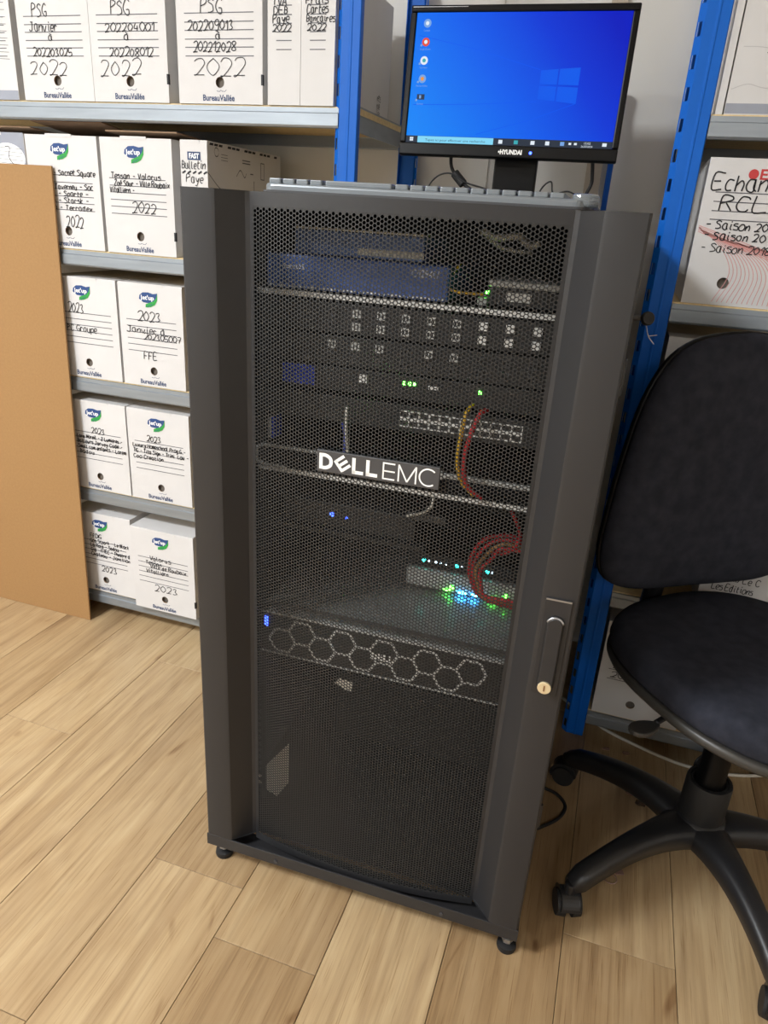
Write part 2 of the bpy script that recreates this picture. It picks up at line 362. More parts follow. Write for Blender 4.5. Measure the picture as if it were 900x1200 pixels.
# ------------------------------------------------------------------ shelving
FY = 1.5645; DEPTH = .44; LEV = [.081, .417, .741, 1.067, 1.394]
PWD, PDP, PH = .041, .018, 2.1
def post_mesh():
    b = MB(); fl = .0325
    # pressed face with a centre ridge, and a splayed flange punched with slots
    prof = [(-.0205, 0), (-.003, 0), (-.0015, -.0012), (.0015, -.0012), (.003, 0), (.0188, 0), (.0205, .002), (.0205, .016), (.0185, .016), (.0185, .003), (-.0195, .003)]
    for i in range(len(prof)-1):
        (xa, ya), (xb, yb) = prof[i], prof[i+1]
        b.add([(xa, ya, 0), (xb, yb, 0), (xb, yb, PH), (xa, ya, PH)], [(0, 1, 2, 3)])
    P = lambda t, z: (-.0205-.012*t, .012*t, z)
    z = 0.; pitch = .05
    while z < PH-1e-6:
        s0, s1, e = z+.014, z+.036, min(z+pitch, PH)
        for (p, q, r0, r1) in ((0, .28, z, e), (.8, 1, z, e), (.28, .8, z, s0), (.28, .8, s1, e)):
            b.add([P(q, r0), P(p, r0), P(p, r1), P(q, r1)], [(0, 1, 2, 3)])
        z += pitch
    b.box(-.0325, -.0305, .012, .016, 0, PH)
    return b
def shelf_unit(x0, x1, label):
    u = tag(empty('shelving_unit', ((x0+x1)/2, FY, 0)), label, 'shelving'); W = (x1-x0)/2
    p0 = post_mesh().build('post', 'blue', u, (-W+.0205, 0, 0))
    copy_part(p0, u, (W-.0205, 0, 0))
    for sx in (-1, 1): copy_part(p0, u, (sx*(W-.0205), DEPTH-.004, 0), (0, 0, math.pi))
    for sx in (-1, 1):
        for y in (.004, DEPTH-.036):
            MB().box(sx*(W-.0205)-.018, sx*(W-.0205)+.018, y, y+.032, 0, .004).build('foot_plate', 'dgrey', u)
    fb = None
    for z in LEV:
        s = MB().box(-W+.003, W-.003, .006, DEPTH-.006, -.012, 0).build('shelf', 'chip', u, (0, 0, z))
        xi = W-PWD-.001
        if fb is None:
            # rolled front beam: lip, flat face, returned lower flange
            poly = [(.0, -.003), (.0, -.012), (-.003, -.014), (-.003, -.036), (.0, -.040), (.016, -.040), (.016, -.037), (.004, -.037), (.003, -.014), (.006, -.003)]
            f = MB(); n = len(poly)
            f.add([(-xi, a, b) for a, b in poly]+[(xi, a, b) for a, b in poly], [(i, n+i, n+(i+1) % n, (i+1) % n) for i in range(n)]+[tuple(range(n)), tuple(range(2*n-1, n-1, -1))])
            fb = f.build('front_beam', 'galva', s)
            rb = f.build('rear_beam', 'galva', s, (0, DEPTH, 0), (0, 0, math.pi))
            sb = [MB().box(q-.002 if q > 0 else q, q if q > 0 else q+.002, PDP+.001, DEPTH-PDP-.001, -.045, .004).build('side_beam', 'galva', s) for q in (-W+.004, W-.004)]
        else:
            copy_part(fb, s); copy_part(rb, s)
            for q in sb: copy_part(q, s)
    return u
unitL = shelf_unit(-2.10, -.597, 'blue steel shelving full of white archive boxes left of the server cabinet')
unitR = shelf_unit(.042, 1.54, 'blue steel shelving behind the black office chair')
bp = tag(MB().box(-.1035, -.0915, 1.985, 2.012, 0, 1.5).box(-.1035, -.1015, 1.97, 1.985, 0, 1.5).build('wall_upright', 'blue', bevel=.001), 'narrow blue steel upright against the wall behind the monitor', 'upright')

# ------------------------------------------------------------------ archive boxes
BH = .258
def carton_mesh(wd, h, d, hole=None, hr=.0115, mi=0):
    b = MB(); x0, x1 = -wd/2, wd/2
    b.add([(x0, 0, 0), (x1, 0, 0), (x1, d, 0), (x0, d, 0), (x0, 0, h), (x1, 0, h), (x1, d, h), (x0, d, h)],
          [(0, 3, 2, 1), (1, 2, 6, 5), (2, 3, 7, 6), (3, 0, 4, 7), (4, 5, 6, 7)], mi)
    if hole is None: b.rect(x0, x1, 0, h, 0, mi); return b
    hx, hz = hole; n = 24
    c = [(hx+hr*math.cos(2*math.pi*i/n), hz+hr*math.sin(2*math.pi*i/n)) for i in range(n)]
    cor = [(x1, h), (x0, h), (x0, 0), (x1, 0)]
    vs_ = [(x, 0, z) for x, z in c]+[(x, 0, z) for x, z in cor]+[(x, .004, z) for x, z in c]
    fs = []
    for i in range(n):
        q = n+(i//6); fs.append((q, (i+1) % n, i))
        if i % 6 == 5: fs.append((q, n+((i//6)+1) % 4, (i+1) % n))
    b.add(vs_, fs, mi)
    b.add(vs_, [(i, (i+1) % n, n+4+(i+1) % n, n+4+i) for i in range(n)], 1)
    return b
PRINT_V = [.168, .152, .137, .121, .106, .090]
def bird_marks(mb, x, z, mi=0):
    for dx, s in ((-.008, 1.), (.004, 1.3)):
        mb.strip([(x+dx-.004*s, z+.002*s), (x+dx-.001*s, z), (x+dx, z+.001), (x+dx+.003*s, z), (x+dx+.006*s, z+.003*s)], .001, -.0005, mi)
def jetup(mb, x, z):       # mats: 0 blue 1 green 2 white
    # blue swoosh with a pointed right end, green leaf under it
    def blade(pts, mi, y): mb.add([(x+a, y, z+b) for a, b in pts], [tuple(range(len(pts)))], mi)
    white = [(-.030, .004), (-.022, .016), (0, .020), (.03, .019), (.031, .002), (.02, -.018), (-.008, -.024), (-.012, -.014), (-.024, -.008)]
    blue = [(-.026, -.001), (-.024, .008), (-.014, .015), (.002, .016), (.016, .013), (.028, .015), (.026, .002), (.016, -.007), (.0, -.010), (-.014, -.009)]
    blade(blue[::-1], 0, -.0007)
    leaf = [(.028, .014), (.027, -.002), (.020, -.013), (.008, -.019), (-.008, -.021), (-.007, -.013), (.004, -.009), (.016, -.005), (.024, .003)]
    blade(leaf, 1, -.0009)
    add_text(mb, "Jet'up", -.001+x, z-.002, .0150, -.0012, width=.040, bold=.0004, mi=2)
    add_text(mb, "green", x+.006, z-.0165, .006, -.0012, width=.018, mi=0, rot=.4)
def archive_box(label, xl, xr, z, lines, jet=False, rules=True, brand=True, hole=True, y=1.567, h=BH, d=.335, wd=None, lid=0., cat='archive box', group='white archive boxes', body='carton', rot=0., slot=False, hx=0., rv=None, extra=None, band=None, wpen=.0021):
    wd = (xr-xl); root = tag(empty('archive_box', ((xl+xr)/2, y, z), rot), label, cat, group)
    carton_mesh(wd, h-.003, d, (hx, .041) if hole else None, .0105).build('carton', [body, 'carton_in'], root)
    if hole: MB().box(max(-wd/2+.006, hx-.04), min(wd/2-.006, hx+.04), .009, .06, .004, .14).build('paper_contents', 'paperedge', root)
    # folded lid: thin sheet with a front tuck flap
    L = MB(); t = .003
    if lid:
        c = math.sin(lid); a = math.cos(lid)
        L.add([(-wd/2, d, 0), (wd/2, d, 0), (wd/2, d-d*.93*a, d*.93*c), (-wd/2, d-d*.93*a, d*.93*c), (-wd/2, d, t), (wd/2, d, t), (wd/2, d-d*.93*a, d*.93*c+t), (-wd/2, d-d*.93*a, d*.93*c+t)],
              [(0, 3, 2, 1), (4, 5, 6, 7), (0, 1, 5, 4), (1, 2, 6, 5), (2, 3, 7, 6), (3, 0, 4, 7)])
        MB().box(-wd*.2, wd*.16, -.001, .0005, -.004, t).build('lid_tab', body, root, (0, 0, h-.003))
    else:
        L.box(-wd/2, wd/2, .0012, d, 0, t).box(-wd*.22, wd*.22, -.0006, .0012, -.004, t)
    L.build('lid', ['carton_in' if lid else body], root, (0, 0, h-.003))
    if slot: MB().box(wd/2-.0035, wd/2+.0006, -.0006, .006, .036, .056).build('side_slot', 'ink', root)
    if band: MB().rect(-wd/2+.001, wd/2-.001, band[0], band[1], -.0005).build('printed_band', 'band', root)
    if rules:
        b = MB()
        for v in (rv or PRINT_V): b.rect(-wd/2+.02, wd/2-.02, v-.0009, v+.0009, -.0004)
        b.build('ruled_lines', 'line', root)
    if brand:
        b = MB(); add_text(b, 'BureauVallée', hx-.004, .006, .0165, -.0005, width=.078, bold=.0004); bird_marks(b, hx+.004, .0235)
        b.build('brand_print', 'navyprint', root)
    if jet:
        b = MB(); jetup(b, hx-.005 if wd > .15 else 0, .222); b.build('logo', ['logoblue', 'logogreen', 'whiteprint'], root)
    if lines:
        b = MB()
        for ln in lines:
            txt, u0, u1, v, hh = ln[:5]
            fit_write(b, txt, -wd/2+u0, -wd/2+u1, v, hh, wd=ln[5] if len(ln) > 5 else wpen)
        b.build('handwriting', 'ink', root)
    if extra: extra(root, wd, h, d)
    return root
zt = [z+.0005 for z in LEV]
A = archive_box
def curls(root, wd, h, d):
    b = MB()
    for i in range(9): b.strip([(-wd/2+.03, .09+i*.014), (wd/2-.014, .084+i*.014)], .001, -.0005)
    b.build('ruled_lines', 'line', root)
# top row
A('white archive box cut off by the left edge on the top shelf', -1.665, -1.464, zt[4], [], brand=False, band=(.0, .02), hole=False, extra=curls)
A('leftmost of the three PSG archive boxes, marked Janvier, on the top shelf', -1.446, -1.2475, zt[4],
  [('PSG', .045, .09, .168, .026), ('Janvier', .035, .115, .139, .018), ('à', .085, .1, .1215, .013), ('202203025', .038, .15, .0895, .016), ('2022', .025, .135, .053, .027, .0017)], rules=True)
A('white PSG archive box on the top shelf, between two other PSG boxes', -1.2465, -1.048, zt[4],
  [('PSG', .06, .11, .168, .026), ('202204001', .042, .172, .137, .016), ('à', .09, .105, .1215, .013), ('202208012', .05, .165, .0895, .016), ('2022', .022, .135, .053, .03, .0017)], slot=True)
A('rightmost of the three PSG archive boxes on the top shelf', -1.0215, -.816, zt[4],
  [('PSG', .06, .115, .168, .026), ('202209013', .028, .14, .137, .018), ('à', .095, .11, .1215, .013), ('202212028', .04, .145, .0985, .017), ('2022', .04, .17, .054, .03, .0017)], slot=True)
RV2 = [.178, .162, .147, .132, .117, .101]
A('narrow white archive box on the top shelf marked TVA DEB Paye', -.8035, -.7285, zt[4], [('TVA', .012, .045, .179, .015, .002), ('DEB', .014, .048, .163, .014, .002), ('Paye', .012, .05, .148, .014, .002), ('2022', .012, .055, .133, .012, .002)], brand=False, hole=False, rv=RV2, y=1.566)
def logo_side(root, wd, h, d):
    b = MB(); x = wd/2+.0006
    def q(pts, mi): b.add([(x, yy, zz) for yy, zz in pts], [tuple(range(len(pts)))], mi)
    q([(.045, .15), (.085, .155), (.088, .185), (.06, .20), (.045, .19)], 0); q([(.05, .12), (.085, .145), (.085, .16), (.05, .145)], 1)
    b.build('side_logo', ['purple', 'yellow'], root)
    c = MB()
    for i in range(3):
        t = MB(); handwrite(t, ['nets', 'rue', 'lise'][i], 0, 0, .014, wd=.0016, y=0)
        c.add([(x, .05+a, .06-.016*i+e) for a, _, e in t.v], t.f)
        c.add([(x, .27+a*.8, .05-.016*i+e) for a, _, e in t.v], t.f)
    c.build('side_writing', 'ink', root)
A('narrow white archive box beside the blue post marked Cartes Bancaires', -.7275, -.6525, zt[4], [('Frais', .01, .06, .18, .013, .002), ('Cartes', .012, .06, .164, .014, .002), ('Bancaires', .012, .076, .149, .012, .0018), ('2022', .014, .058, .134, .012, .002)], brand=False, hole=False, rv=RV2, y=1.566, extra=logo_side, d=.36)
# second row
def wavy(root, wd, h, d):
    b = MB(); b.disc(wd/2-.055, .20, .053, .034, -.0006, 24); b.build('white_panel', 'whiteprint', root)
    c = MB()
    for i in range(6): c.strip([(wd/2-.10+.004*abs(i-2), .182+i*.0085), (wd/2-.008, .178+i*.0085)], .0008, -.0009)
    c.strip([(p.x, p.z) for p in spline([(wd/2-.06, 0, .226), (wd/2-.046, 0, .224), (wd/2-.05, 0, .20), (wd/2-.03, 0, .18), (wd/2-.018, 0, .176)])], .0018, -.001)
    c.build('ruled_lines', 'ink', root)
A('grey-blue printed archive box behind the hardboard sheet', -1.665, -1.4655, zt[3], [], rules=False, brand=False, hole=False, band=(.16, .257), extra=wavy, lid=.05, group=None)
A('white archive box marked Terradex 2022, lid raised, second shelf down', -1.4625, -1.2535, zt[3],
  [('Boudin - Sacnet Square', .02, .20, .168, .012), ('Aldan Taverneu - Soc', .03, .19, .137, .0115), ('Valeu - Sparte -', .03, .175, .1215, .0115), ('Bohnn - Starsk -', .03, .175, .106, .0115), ('Alagn - Terradex', .03, .185, .090, .0115), ('2022', .10, .155, .05, .026)], jet=True, lid=.10)
A('white archive box marked Tessan - Valorus 2022 under the top shelf', -1.2445, -1.0485, zt[3],
  [('Tessan - Valorus', .026, .165, .168, .012), ('Zoé Saur - Ville Roubaix', .034, .188, .152, .0115), ('Vitalliern -', .02, .09, .137, .0115), ('2022', .08, .15, .095, .022)], jet=True, lid=.045, slot=True)
# narrow file with cut-out side
def fast(root, wd, h, d):
    b = MB(); b.rect(-.016, .018, h-.041, h-.024, -.0006); b.build('label_plate', 'navyprint', root)
    c = MB(); add_text(c, 'FAST', .001, h-.0375, .0145, -.001, width=.026, bold=.0005); c.build('label_print', 'whiteprint', root)
    e = MB()
    for i in range(5): e.strip([(-wd/2+.004+i*.014, h-.069), (-wd/2+.013+i*.014, h-.064)], .004, -.0006)
    for i in range(17):
        if i % 4 != 3: e.add([(wd/2+.0006, .01+i*.02, h-.008), (wd/2+.0006, .026+i*.02, h-.008), (wd/2+.0006, .028+i*.02, h-.003), (wd/2+.0006, .012+i*.02, h-.003)], [(0, 1, 2, 3)])
    e.build('printed_hatching', 'ink', root)
    s = MB(); x = wd/2+.0006
    def arc(pts, wdt=.0012):
        P = spline([(0, a, b) for a, b in pts]); n = len(P)
        vs_ = []
        for p in P: vs_ += [(x, p.y, p.z-wdt), (x, p.y, p.z+wdt)]
        s.add(vs_, [(2*i, 2*i+2, 2*i+3, 2*i+1) for i in range(n-1)])
    arc([(.0, .19), (.05, .16), (.09, .15), (.12, .15)]); arc([(.13, .19), (.15, .205), (.17, .19), (.18, .20)]); arc([(.2, .2), (.215, .2)]); arc([(.22, .145), (.235, .13), (.3, .128)])
    arc([(.03, .235), (.035, .243), (.045, .243), (.05, .235), (.045, .227), (.035, .227), (.03, .235)])
    for zz in (.22, .226, .232): arc([(.06, zz), (.09, zz)], .0006)
    for zz in (.222, .228): arc([(.16, zz), (.2, zz)], .0012)
    s.add([(x, .218, .145), (x, .2205, .145), (x, .2205, .185), (x, .218, .185)], [(0, 1, 2, 3)])
    for a0, a1, b0, b1 in ((.255, .275, .19, .192), (.255, .275, .228, .23), (.255, .257, .19, .23), (.273, .275, .19, .23)): s.add([(x, a0, b0), (x, a1, b0), (x, a1, b1), (x, a0, b1)], [(0, 1, 2, 3)])
    s.build('side_cut_lines', 'line', root)
A('narrow white file marked FAST Bulletin Paye just behind the cabinet top', -1.026, -.956, zt[3], [('Bulletin', .004, .066, .196, .016, .0018), ('Paye', .014, .06, .168, .016, .0018)], rules=False, brand=False, hole=False, h=.255, d=.37, extra=fast, group=None)
# third row
A('white archive box marked 2023 PC Groupe beside the hardboard sheet', -1.4345, -1.2325, zt[2], [('2023', .05, .10, .168, .024), ('PC Groupe', .04, .135, .121, .0155)], jet=True)
A('white archive box marked Janvier à 202305007 FFE, third shelf down', -1.2255, -1.039, zt[2], [('2023', .055, .125, .168, .022), ('Janvier à', .02, .135, .137, .0145), ('202305007', .07, .18, .121, .0145), ('FFE', .066, .108, .07, .019)], jet=True)
# fourth row
A('white archive box marked 2023 with four written lines, fourth shelf down, beside the hardboard', -1.434, -1.2335, zt[1], [('2023', .085, .13, .168, .016), ('Lara Moreil - Z Lumieres -', .035, .185, .15, .0105), ('Batleurs Jarvey Code -', .035, .185, .135, .0105), ('Small com enfants - Lorem', .035, .195, .12, .0105), ('Badou', .04, .09, .105, .0105)], jet=True)
A('white archive box marked 2023 with three written lines, fourth shelf down, beside the cabinet', -1.2285, -1.036, zt[1], [('2023', .06, .105, .172, .015), ('Luxury Homeschool Prog 6 -', .014, .18, .152, .0105), ('TIG - Tita Sign - Trini "Lou -', .014, .188, .136, .0105), ('Coo Creation', .014, .11, .12, .0105)], jet=True)
# bottom row
A('white archive box marked 2023 with five written lines on the lowest shelf', -1.4505, -1.2475, zt[0], [('FFDIG', .06, .10, .178, .012), ('Gos Scpark - Le Black', .058, .195, .163, .0105), ('La Rola - Sadou -', .058, .17, .148, .0105), ('Gia - ITTEC - Theatre d', .058, .195, .133, .0105), ('Chateau - Jonction', .058, .195, .118, .0105), ('2023', .09, .145, .07, .018)], jet=True, body='carton')
A('white archive box marked Valorus Tessan 2023, jutting out over the lowest shelf', -1.2245, -1.0205, zt[0], [('Valorus', .06, .13, .163, .012), ('Tessan', .045, .10, .148, .0115), ('Ville de Roubaix', .06, .18, .137, .0115), ('Vitalliern', .045, .12, .121, .0115), ('2023', .07, .15, .066, .02)], jet=True, y=1.538, slot=True)

# right-hand shelving boxes
def lines_r1(root, wd, h, d):
    b = MB()
    for i in range(5): b.rect(.0-wd/2+.05, wd/2-.05, .095+i*.017, .0965+i*.017, -.0005)
    b.build('ruled_lines', 'ink', root)
    c = MB(); c.strip([(p.x, p.z) for p in spline([(-wd/2+.004, 0, .04), (-wd/2+.03, 0, .048), (-wd/2+.06, 0, .042), (-wd/2+.11, 0, .044)])], .0012, -.0004)
    c.strip([(p.x, p.z) for p in spline([(-wd/2+.01, 0, .105), (-wd/2+.04, 0, .104), (-wd/2+.09, 0, .097)])], .0012, -.0004)
    c.build('cardboard_creases', 'carton_grey', root)
A('creased white archive box with grey base band at the top right edge', .104, .394, zt[4], [('Archives', .06, .2, .16, .02)], rules=False, brand=False, hole=False, band=(.002, .018), extra=lines_r1, y=1.575, group='archive boxes on the shelving behind the chair')
MB0 = MB().box(0, .012, 0, .30, 0, .262).build('cardboard_divider', 'carton', None, (.0895, 1.572, zt[4])); tag(MB0, 'thin white carton standing between the blue post and the creased box', 'carton')
def esselte(root, wd, h, d):
    b = MB()
    import math as _m
    # fan of curved red lines sweeping from the left edge down to the base
    for i in range(22):
        t = i/21
        a = (-wd/2+.004+.012*t, .138-.028*t*.4); e = (-wd/2+.055+.19*t, .006)
        mid = (-wd/2+.05+.11*t, .105-.010*t); m2 = (-wd/2+.075+.15*t, .06)
        b.strip([(p.x, p.z) for p in spline([(a[0], 0, a[1]), (mid[0], 0, mid[1]), (m2[0], 0, m2[1]), (e[0], 0, e[1])], 6)], .0011, -.0004)
    b.build('curved_line_print', 'pinkprint', root)
    c = MB()
    for i in range(5): c.strip([(-wd/2+.004, .141-.0026*i), (-wd/2+.10, .112-.0032*i), (-wd/2+.2, .086-.004*i)], .0011, -.0007)
    c.build('sweeping_band_print', 'pinkprint', root)
    e = MB(); add_text(e, 'Esselte', -wd/2+.088, h-.034, .024, -.0006, width=.075, bold=.0006, align='LEFT')
    e.disc(-wd/2+.078, h-.026, .0085, .0085, -.0006)
    e.build('brand_print', 'redprint', root)
A('off-white archive box with red curved lines marked Echan RCL Saison', .099, .379, zt[3], [('Echantillons', .012, .225, .203, .026, .0026), ('RCL', .032, .12, .168, .026, .0026), ('- Saison 2016', .014, .145, .137, .014, .0022), ('- Saison 2017', .014, .145, .118, .014, .0022), ('- Saison 2018/', .014, .15, .096, .014, .0018)], brand=False, rv=[.2, .184, .168, .153], extra=esselte, hx=-.072, body='carton', y=1.572, group='archive boxes on the shelving behind the chair')
A('white archive box behind the top of the chair backrest', .092, .30, zt[2], [('2020', .03, .08, .19, .02)], rules=False, brand=False, hole=False, y=1.575, group='archive boxes on the shelving behind the chair')
A('white archive box marked Les Editions showing between the chair back and seat', .262, .47, zt[1]-0, [('Dam/Le C', .04, .12, .075, .016, .0018), ('Les Editions', .025, .11, .052, .015, .0018)], rules=False, brand=False, hole=True, y=1.575, hx=.05, group='archive boxes on the shelving behind the chair')
A('white archive box marked 2021 low beside the foot of the blue post', .091, .291, zt[0], [('2020', .03, .085, .135, .014, .0018), ('2021', .028, .085, .108, .015, .0018)], brand=False, rv=[.13, .103], hx=-.014, y=1.567, group='archive boxes on the shelving behind the chair')
A('plain white archive box at the right on the lowest shelf behind the chair', .296, .50, zt[0], [], brand=False, rules=False, y=1.569, group='archive boxes on the shelving behind the chair')

# hardboard sheet leaning on the shelving
hb = empty('hardboard_sheet', (-1.70, 1.518, 0)); tag(hb, 'tall brown hardboard sheet leaning upright against the shelving', 'board')
lean = math.atan2(.038, 1.255)
MB().box(-.32, .318, 0, .0055, .0, 1.2545).build('sheet', 'hard', hb, (0, 0, .0004), (-lean, 0, 0), bevel=.0008)


# ------------------------------------------------------------------ server cabinet
RC = (-.28883, .89639); RA = .0212
def rk(x, y, z=0.):      # cabinet coordinates to world
    c, s = math.cos(RA), math.sin(RA); return (RC[0]+c*x-s*y, RC[1]+s*x+c*y, z)
HT = 1.207; RD = 1.06
rack = tag(empty('server_cabinet', (RC[0], RC[1], 0), RA), 'charcoal half-height server cabinet with perforated steel door', 'server cabinet')
for sx in (-1, 1):
    MB().box(min(sx*.288, sx*.2865), max(sx*.288, sx*.2865), .05, RD, .06, HT-.008).build('side_panel', ['rack'], rack)
MB().box(-.289, .289, .040, RD, HT-.008, HT).build('top_panel', 'rack', rack, bevel=.0015)
MB().box(-.288, .288, RD-.002, RD, .06, HT-.008).build('rear_panel', 'rackin', rack)
MB().box(-.286, .286, .05, RD-.002, .058, .062).build('base_panel', 'rackin', rack)
for sx in (-1, 1):      # corner posts behind the door edge
    for y in (.036, RD-.034): MB().box(min(sx*.286, sx*.266), max(sx*.286, sx*.266), y, y+.012, .062, HT-.009).build('corner_post', 'rack', rack)
for sx in (-1, 1):      # 19 inch mounting rails with square holes
    for y in (.1175, .80):
        b = MB(); xa, xb = .232, .262; z = .075
        while z < HT-.05:
            s0, s1, e = z+.003, z+.0125, z+.0159
            for p, q, r0, r1 in ((xa, .2425, z, e), (.252, xb, z, e), (.2425, .252, z, s0), (.2425, .252, s1, e)):
                b.add([(sx*p, 0, r0), (sx*q, 0, r0), (sx*q, 0, r1), (sx*p, 0, r1)], [(0, 1, 2, 3)])
            z += .0159
        b.box(min(sx*.262, sx*.2635), max(sx*.262, sx*.2635), 0, .03, .075, HT-.045)
        b.build('mounting_rail', 'rackin', rack, (0, y, 0))
# bottom rail: upright sheet with a flange, two screws
br = MB().box(-.3, .3, 0, .003, .045, .071).box(-.3, .3, .003, .05, .045, .048).build('bottom_rail', 'rack', rack, bevel=.0008)
for x in (-.155, .165): MB().cyl((x, -.0015, .055), (x, .001, .055), .0038, n=12).cyl((x, -.002, .055), (x, -.0014, .055), .0015, n=8).build('screw', 'dgrey', br)
for x, y in ((-.279, .028), (.284, .022), (-.279, RD-.03), (.284, RD-.03)):
    ft = MB().lathe([(0, 0), (.0165, 0), (.0175, .004), (.0165, .011), (.009, .013), (.0, .013)]).build('levelling_foot', 'rubber', rack, (x, y, 0), auto=40)
    MB().lathe([(.006, .012), (.006, .05)], n=14).lathe([(.0105, .018), (.0105, .026), (.006, .026)], n=6).build('stud', 'zinc', ft)
for x in (-.215, .215):
    for y in (.13, RD-.15):
        c = MB().cyl((x-.011, y, .026), (x+.011, y, .026), .0255, n=24).build('caster', 'rubber', rack, auto=40)
        MB().box(x-.016, x-.013, y-.014, y+.018, .015, .056).box(x+.013, x+.016, y-.014, y+.018, .015, .056).box(x-.022, x+.022, y-.026, y+.03, .052, .058).build('fork', 'zinc', c)
# door
door = empty('door', (0, 0, 0), 0, rack)
ZB, ZT = .0715, HT-.0002
def stile(sx):
    P = [(.2985, .032), (.2985, .0045), (.2975, .0018), (.295, .0003), (.252, .0), (.247, .0018), (.219, .0325), (.212, .0345), (.212, .0375), (.221, .0365), (.249, .0055), (.2945, .0035), (.2955, .032)]
    b = MB(); n = len(P)
    vs_ = [(sx*x, y, ZB) for x, y in P]+[(sx*x, y, ZT) for x, y in P]
    fs = [(i, (i+1) % n, n+(i+1) % n, n+i) for i in range(n)]
    # caps as quads between the outer and the inner skin
    for o in (0, n):
        for i in range(5): fs.append((o+i, o+i+1, o+n-2-i, o+n-1-i))
        fs.append((o+5, o+6, o+7, o+8))if False else None
    b.add(vs_, [f if sx < 0 else f[::-1] for f in fs if f])
    o = b.build('door_stile', 'rack', door, auto=25); return o
stile(-1); stile(1)
# bowed perforated sheet: one hexagonal cell per hole
def bow(x): return .0345-.0235*max(0., 1-(x/.213)**2)
def perforated():
    pz = .0055; px = pz*.8660254; r_o = pz/math.sqrt(3); r_i = .00238; th = .001
    xa, za = -.2065, .0745
    nc = int(round(.413/px)); nr = int((HT-.0185-za)/pz)
    V = []; F = []; idx = {}
    CS = [(math.cos(k*math.pi/3), math.sin(k*math.pi/3)) for k in range(6)]
    def vid(x, z, layer):
        k = (round(x*2e4), round(z*2e4), layer)
        if k not in idx: idx[k] = len(V); V.append((x, bow(x)+(th if layer else 0), z))
        return idx[k]
    for c in range(-1, nc+1):
        x = xa+px*(c+.5); off = pz/2 if c % 2 else 0.
        for r in range(-1, nr+1):
            z = za+pz*(r+.5)+off
            of = [vid(x+r_o*p, z+r_o*q, 0) for p, q in CS]; ob = [vid(x+r_o*p, z+r_o*q, 1) for p, q in CS]
            if c in (-1, nc) or r in (-1, nr): F.append(tuple(of[::-1])); F.append(tuple(ob)); continue
            i0 = len(V)
            for d in (0, th):
                for p, q in CS: V.append((x+r_i*p, bow(x+r_i*p)+d, z+r_i*q))
            for k in range(6):
                n = (k+1) % 6
                F.append((of[n], of[k], i0+k, i0+n)); F.append((i0+n, i0+k, i0+6+k, i0+6+n)); F.append((ob[k], ob[n], i0+6+n, i0+6+k))
    b = MB(); b.v = V; b.f = F; b.m = [0]*len(F)   # material 1: plain painted margin
    xb = xa+px*nc
    # plain margins round the perforation
    z_top = za+pz*(nr+.62); z_bot = za-.0004
    def margin(xs, z0, z1):
        for i in range(len(xs)-1):
            x0, x1 = xs[i], xs[i+1]
            b.add([(x0, bow(x0)-.0004, z0), (x1, bow(x1)-.0004, z0), (x1, bow(x1)-.0004, z1), (x0, bow(x0)-.0004, z1), (x0, bow(x0)+.002, z0), (x1, bow(x1)+.002, z0), (x1, bow(x1)+.002, z1), (x0, bow(x0)+.002, z1)],
                  [(0, 1, 2, 3), (5, 4, 7, 6), (1, 0, 4, 5), (3, 2, 6, 7)], 1)
    xs = [-.2125+.425*i/28 for i in range(29)]
    margin(xs, .060, z_bot); margin(xs, z_top, HT-.0015)
    margin([-.2125, xa-.0006], z_bot, z_top); margin([xb+.0006, .2125], z_bot, z_top)
    return b
perforated().build('perforated_panel', ['mesh', 'rack'], door)
tcap = MB(); xs_ = [-.2125+.425*i/28 for i in range(29)]
for i in range(28):
    a_, c_ = xs_[i], xs_[i+1]
    tcap.add([(a_, bow(a_)-.0004, HT-.0015), (c_, bow(c_)-.0004, HT-.0015), (c_, .0385, HT-.0015), (a_, .0385, HT-.0015), (a_, bow(a_)-.0004, HT-.0003), (c_, bow(c_)-.0004, HT-.0003), (c_, .0385, HT-.0003), (a_, .0385, HT-.0003)], [(0, 3, 2, 1), (4, 5, 6, 7), (0, 1, 5, 4), (2, 3, 7, 6)])
tcap.build('door_top_cap', 'rack', door)
# badge
bd = MB().box(-.0955, .0865, 0, .005, -.0165, .0165).build('badge', 'dgrey', door, (0, .0055, .857), bevel=.0012)
lt = MB(); yb = -.0006
def bar(pts, wd): lt.strip(pts, wd, yb)
S = .0052
# D
lt.strip([(-.0885, -.0118), (-.0885, .0118)], S, yb); D = [(p.x, p.z) for p in spline([(-.089, 0, .0093), (-.081, 0, .0093), (-.0745, 0, .0055), (-.073, 0, 0), (-.0745, 0, -.0055), (-.081, 0, -.0093), (-.089, 0, -.0093)], 5)]
lt.strip(D, S, yb)
def rot_pts(pts, cx, a): return [(cx+x*math.cos(a)-z*math.sin(a), x*math.sin(a)+z*math.cos(a)) for x, z in pts]
ea = R(38)
for seg in ([(-.0065, -.0095), (-.0065, .0095)], [(-.0065, .0078), (.0095, .0078)], [(-.0065, 0), (.0095, 0)], [(-.0065, -.0078), (.0095, -.0078)]): lt.strip(rot_pts(seg, -.056, ea), .0044, yb)
for x in (-.0385, -.0175):
    lt.strip([(x, .0118), (x, -.0118)], S, yb); lt.strip([(x-.0026, -.0095), (x+.0145, -.0095)], S, yb)
T_ = .0022
lt.strip([(.0055, -.0125), (.0055, .0125)], T_, yb)
for z in (.0115, 0, -.0115): lt.strip([(.0055, z), (.0225, z)], T_, yb)
lt.strip([(.028, -.0125), (.028, .0125)], T_, yb); lt.strip([(.028, .0125), (.0405, -.0115)], T_, yb); lt.strip([(.0405, -.0115), (.053, .0125)], T_, yb); lt.strip([(.053, .0125), (.053, -.0125)], T_, yb)
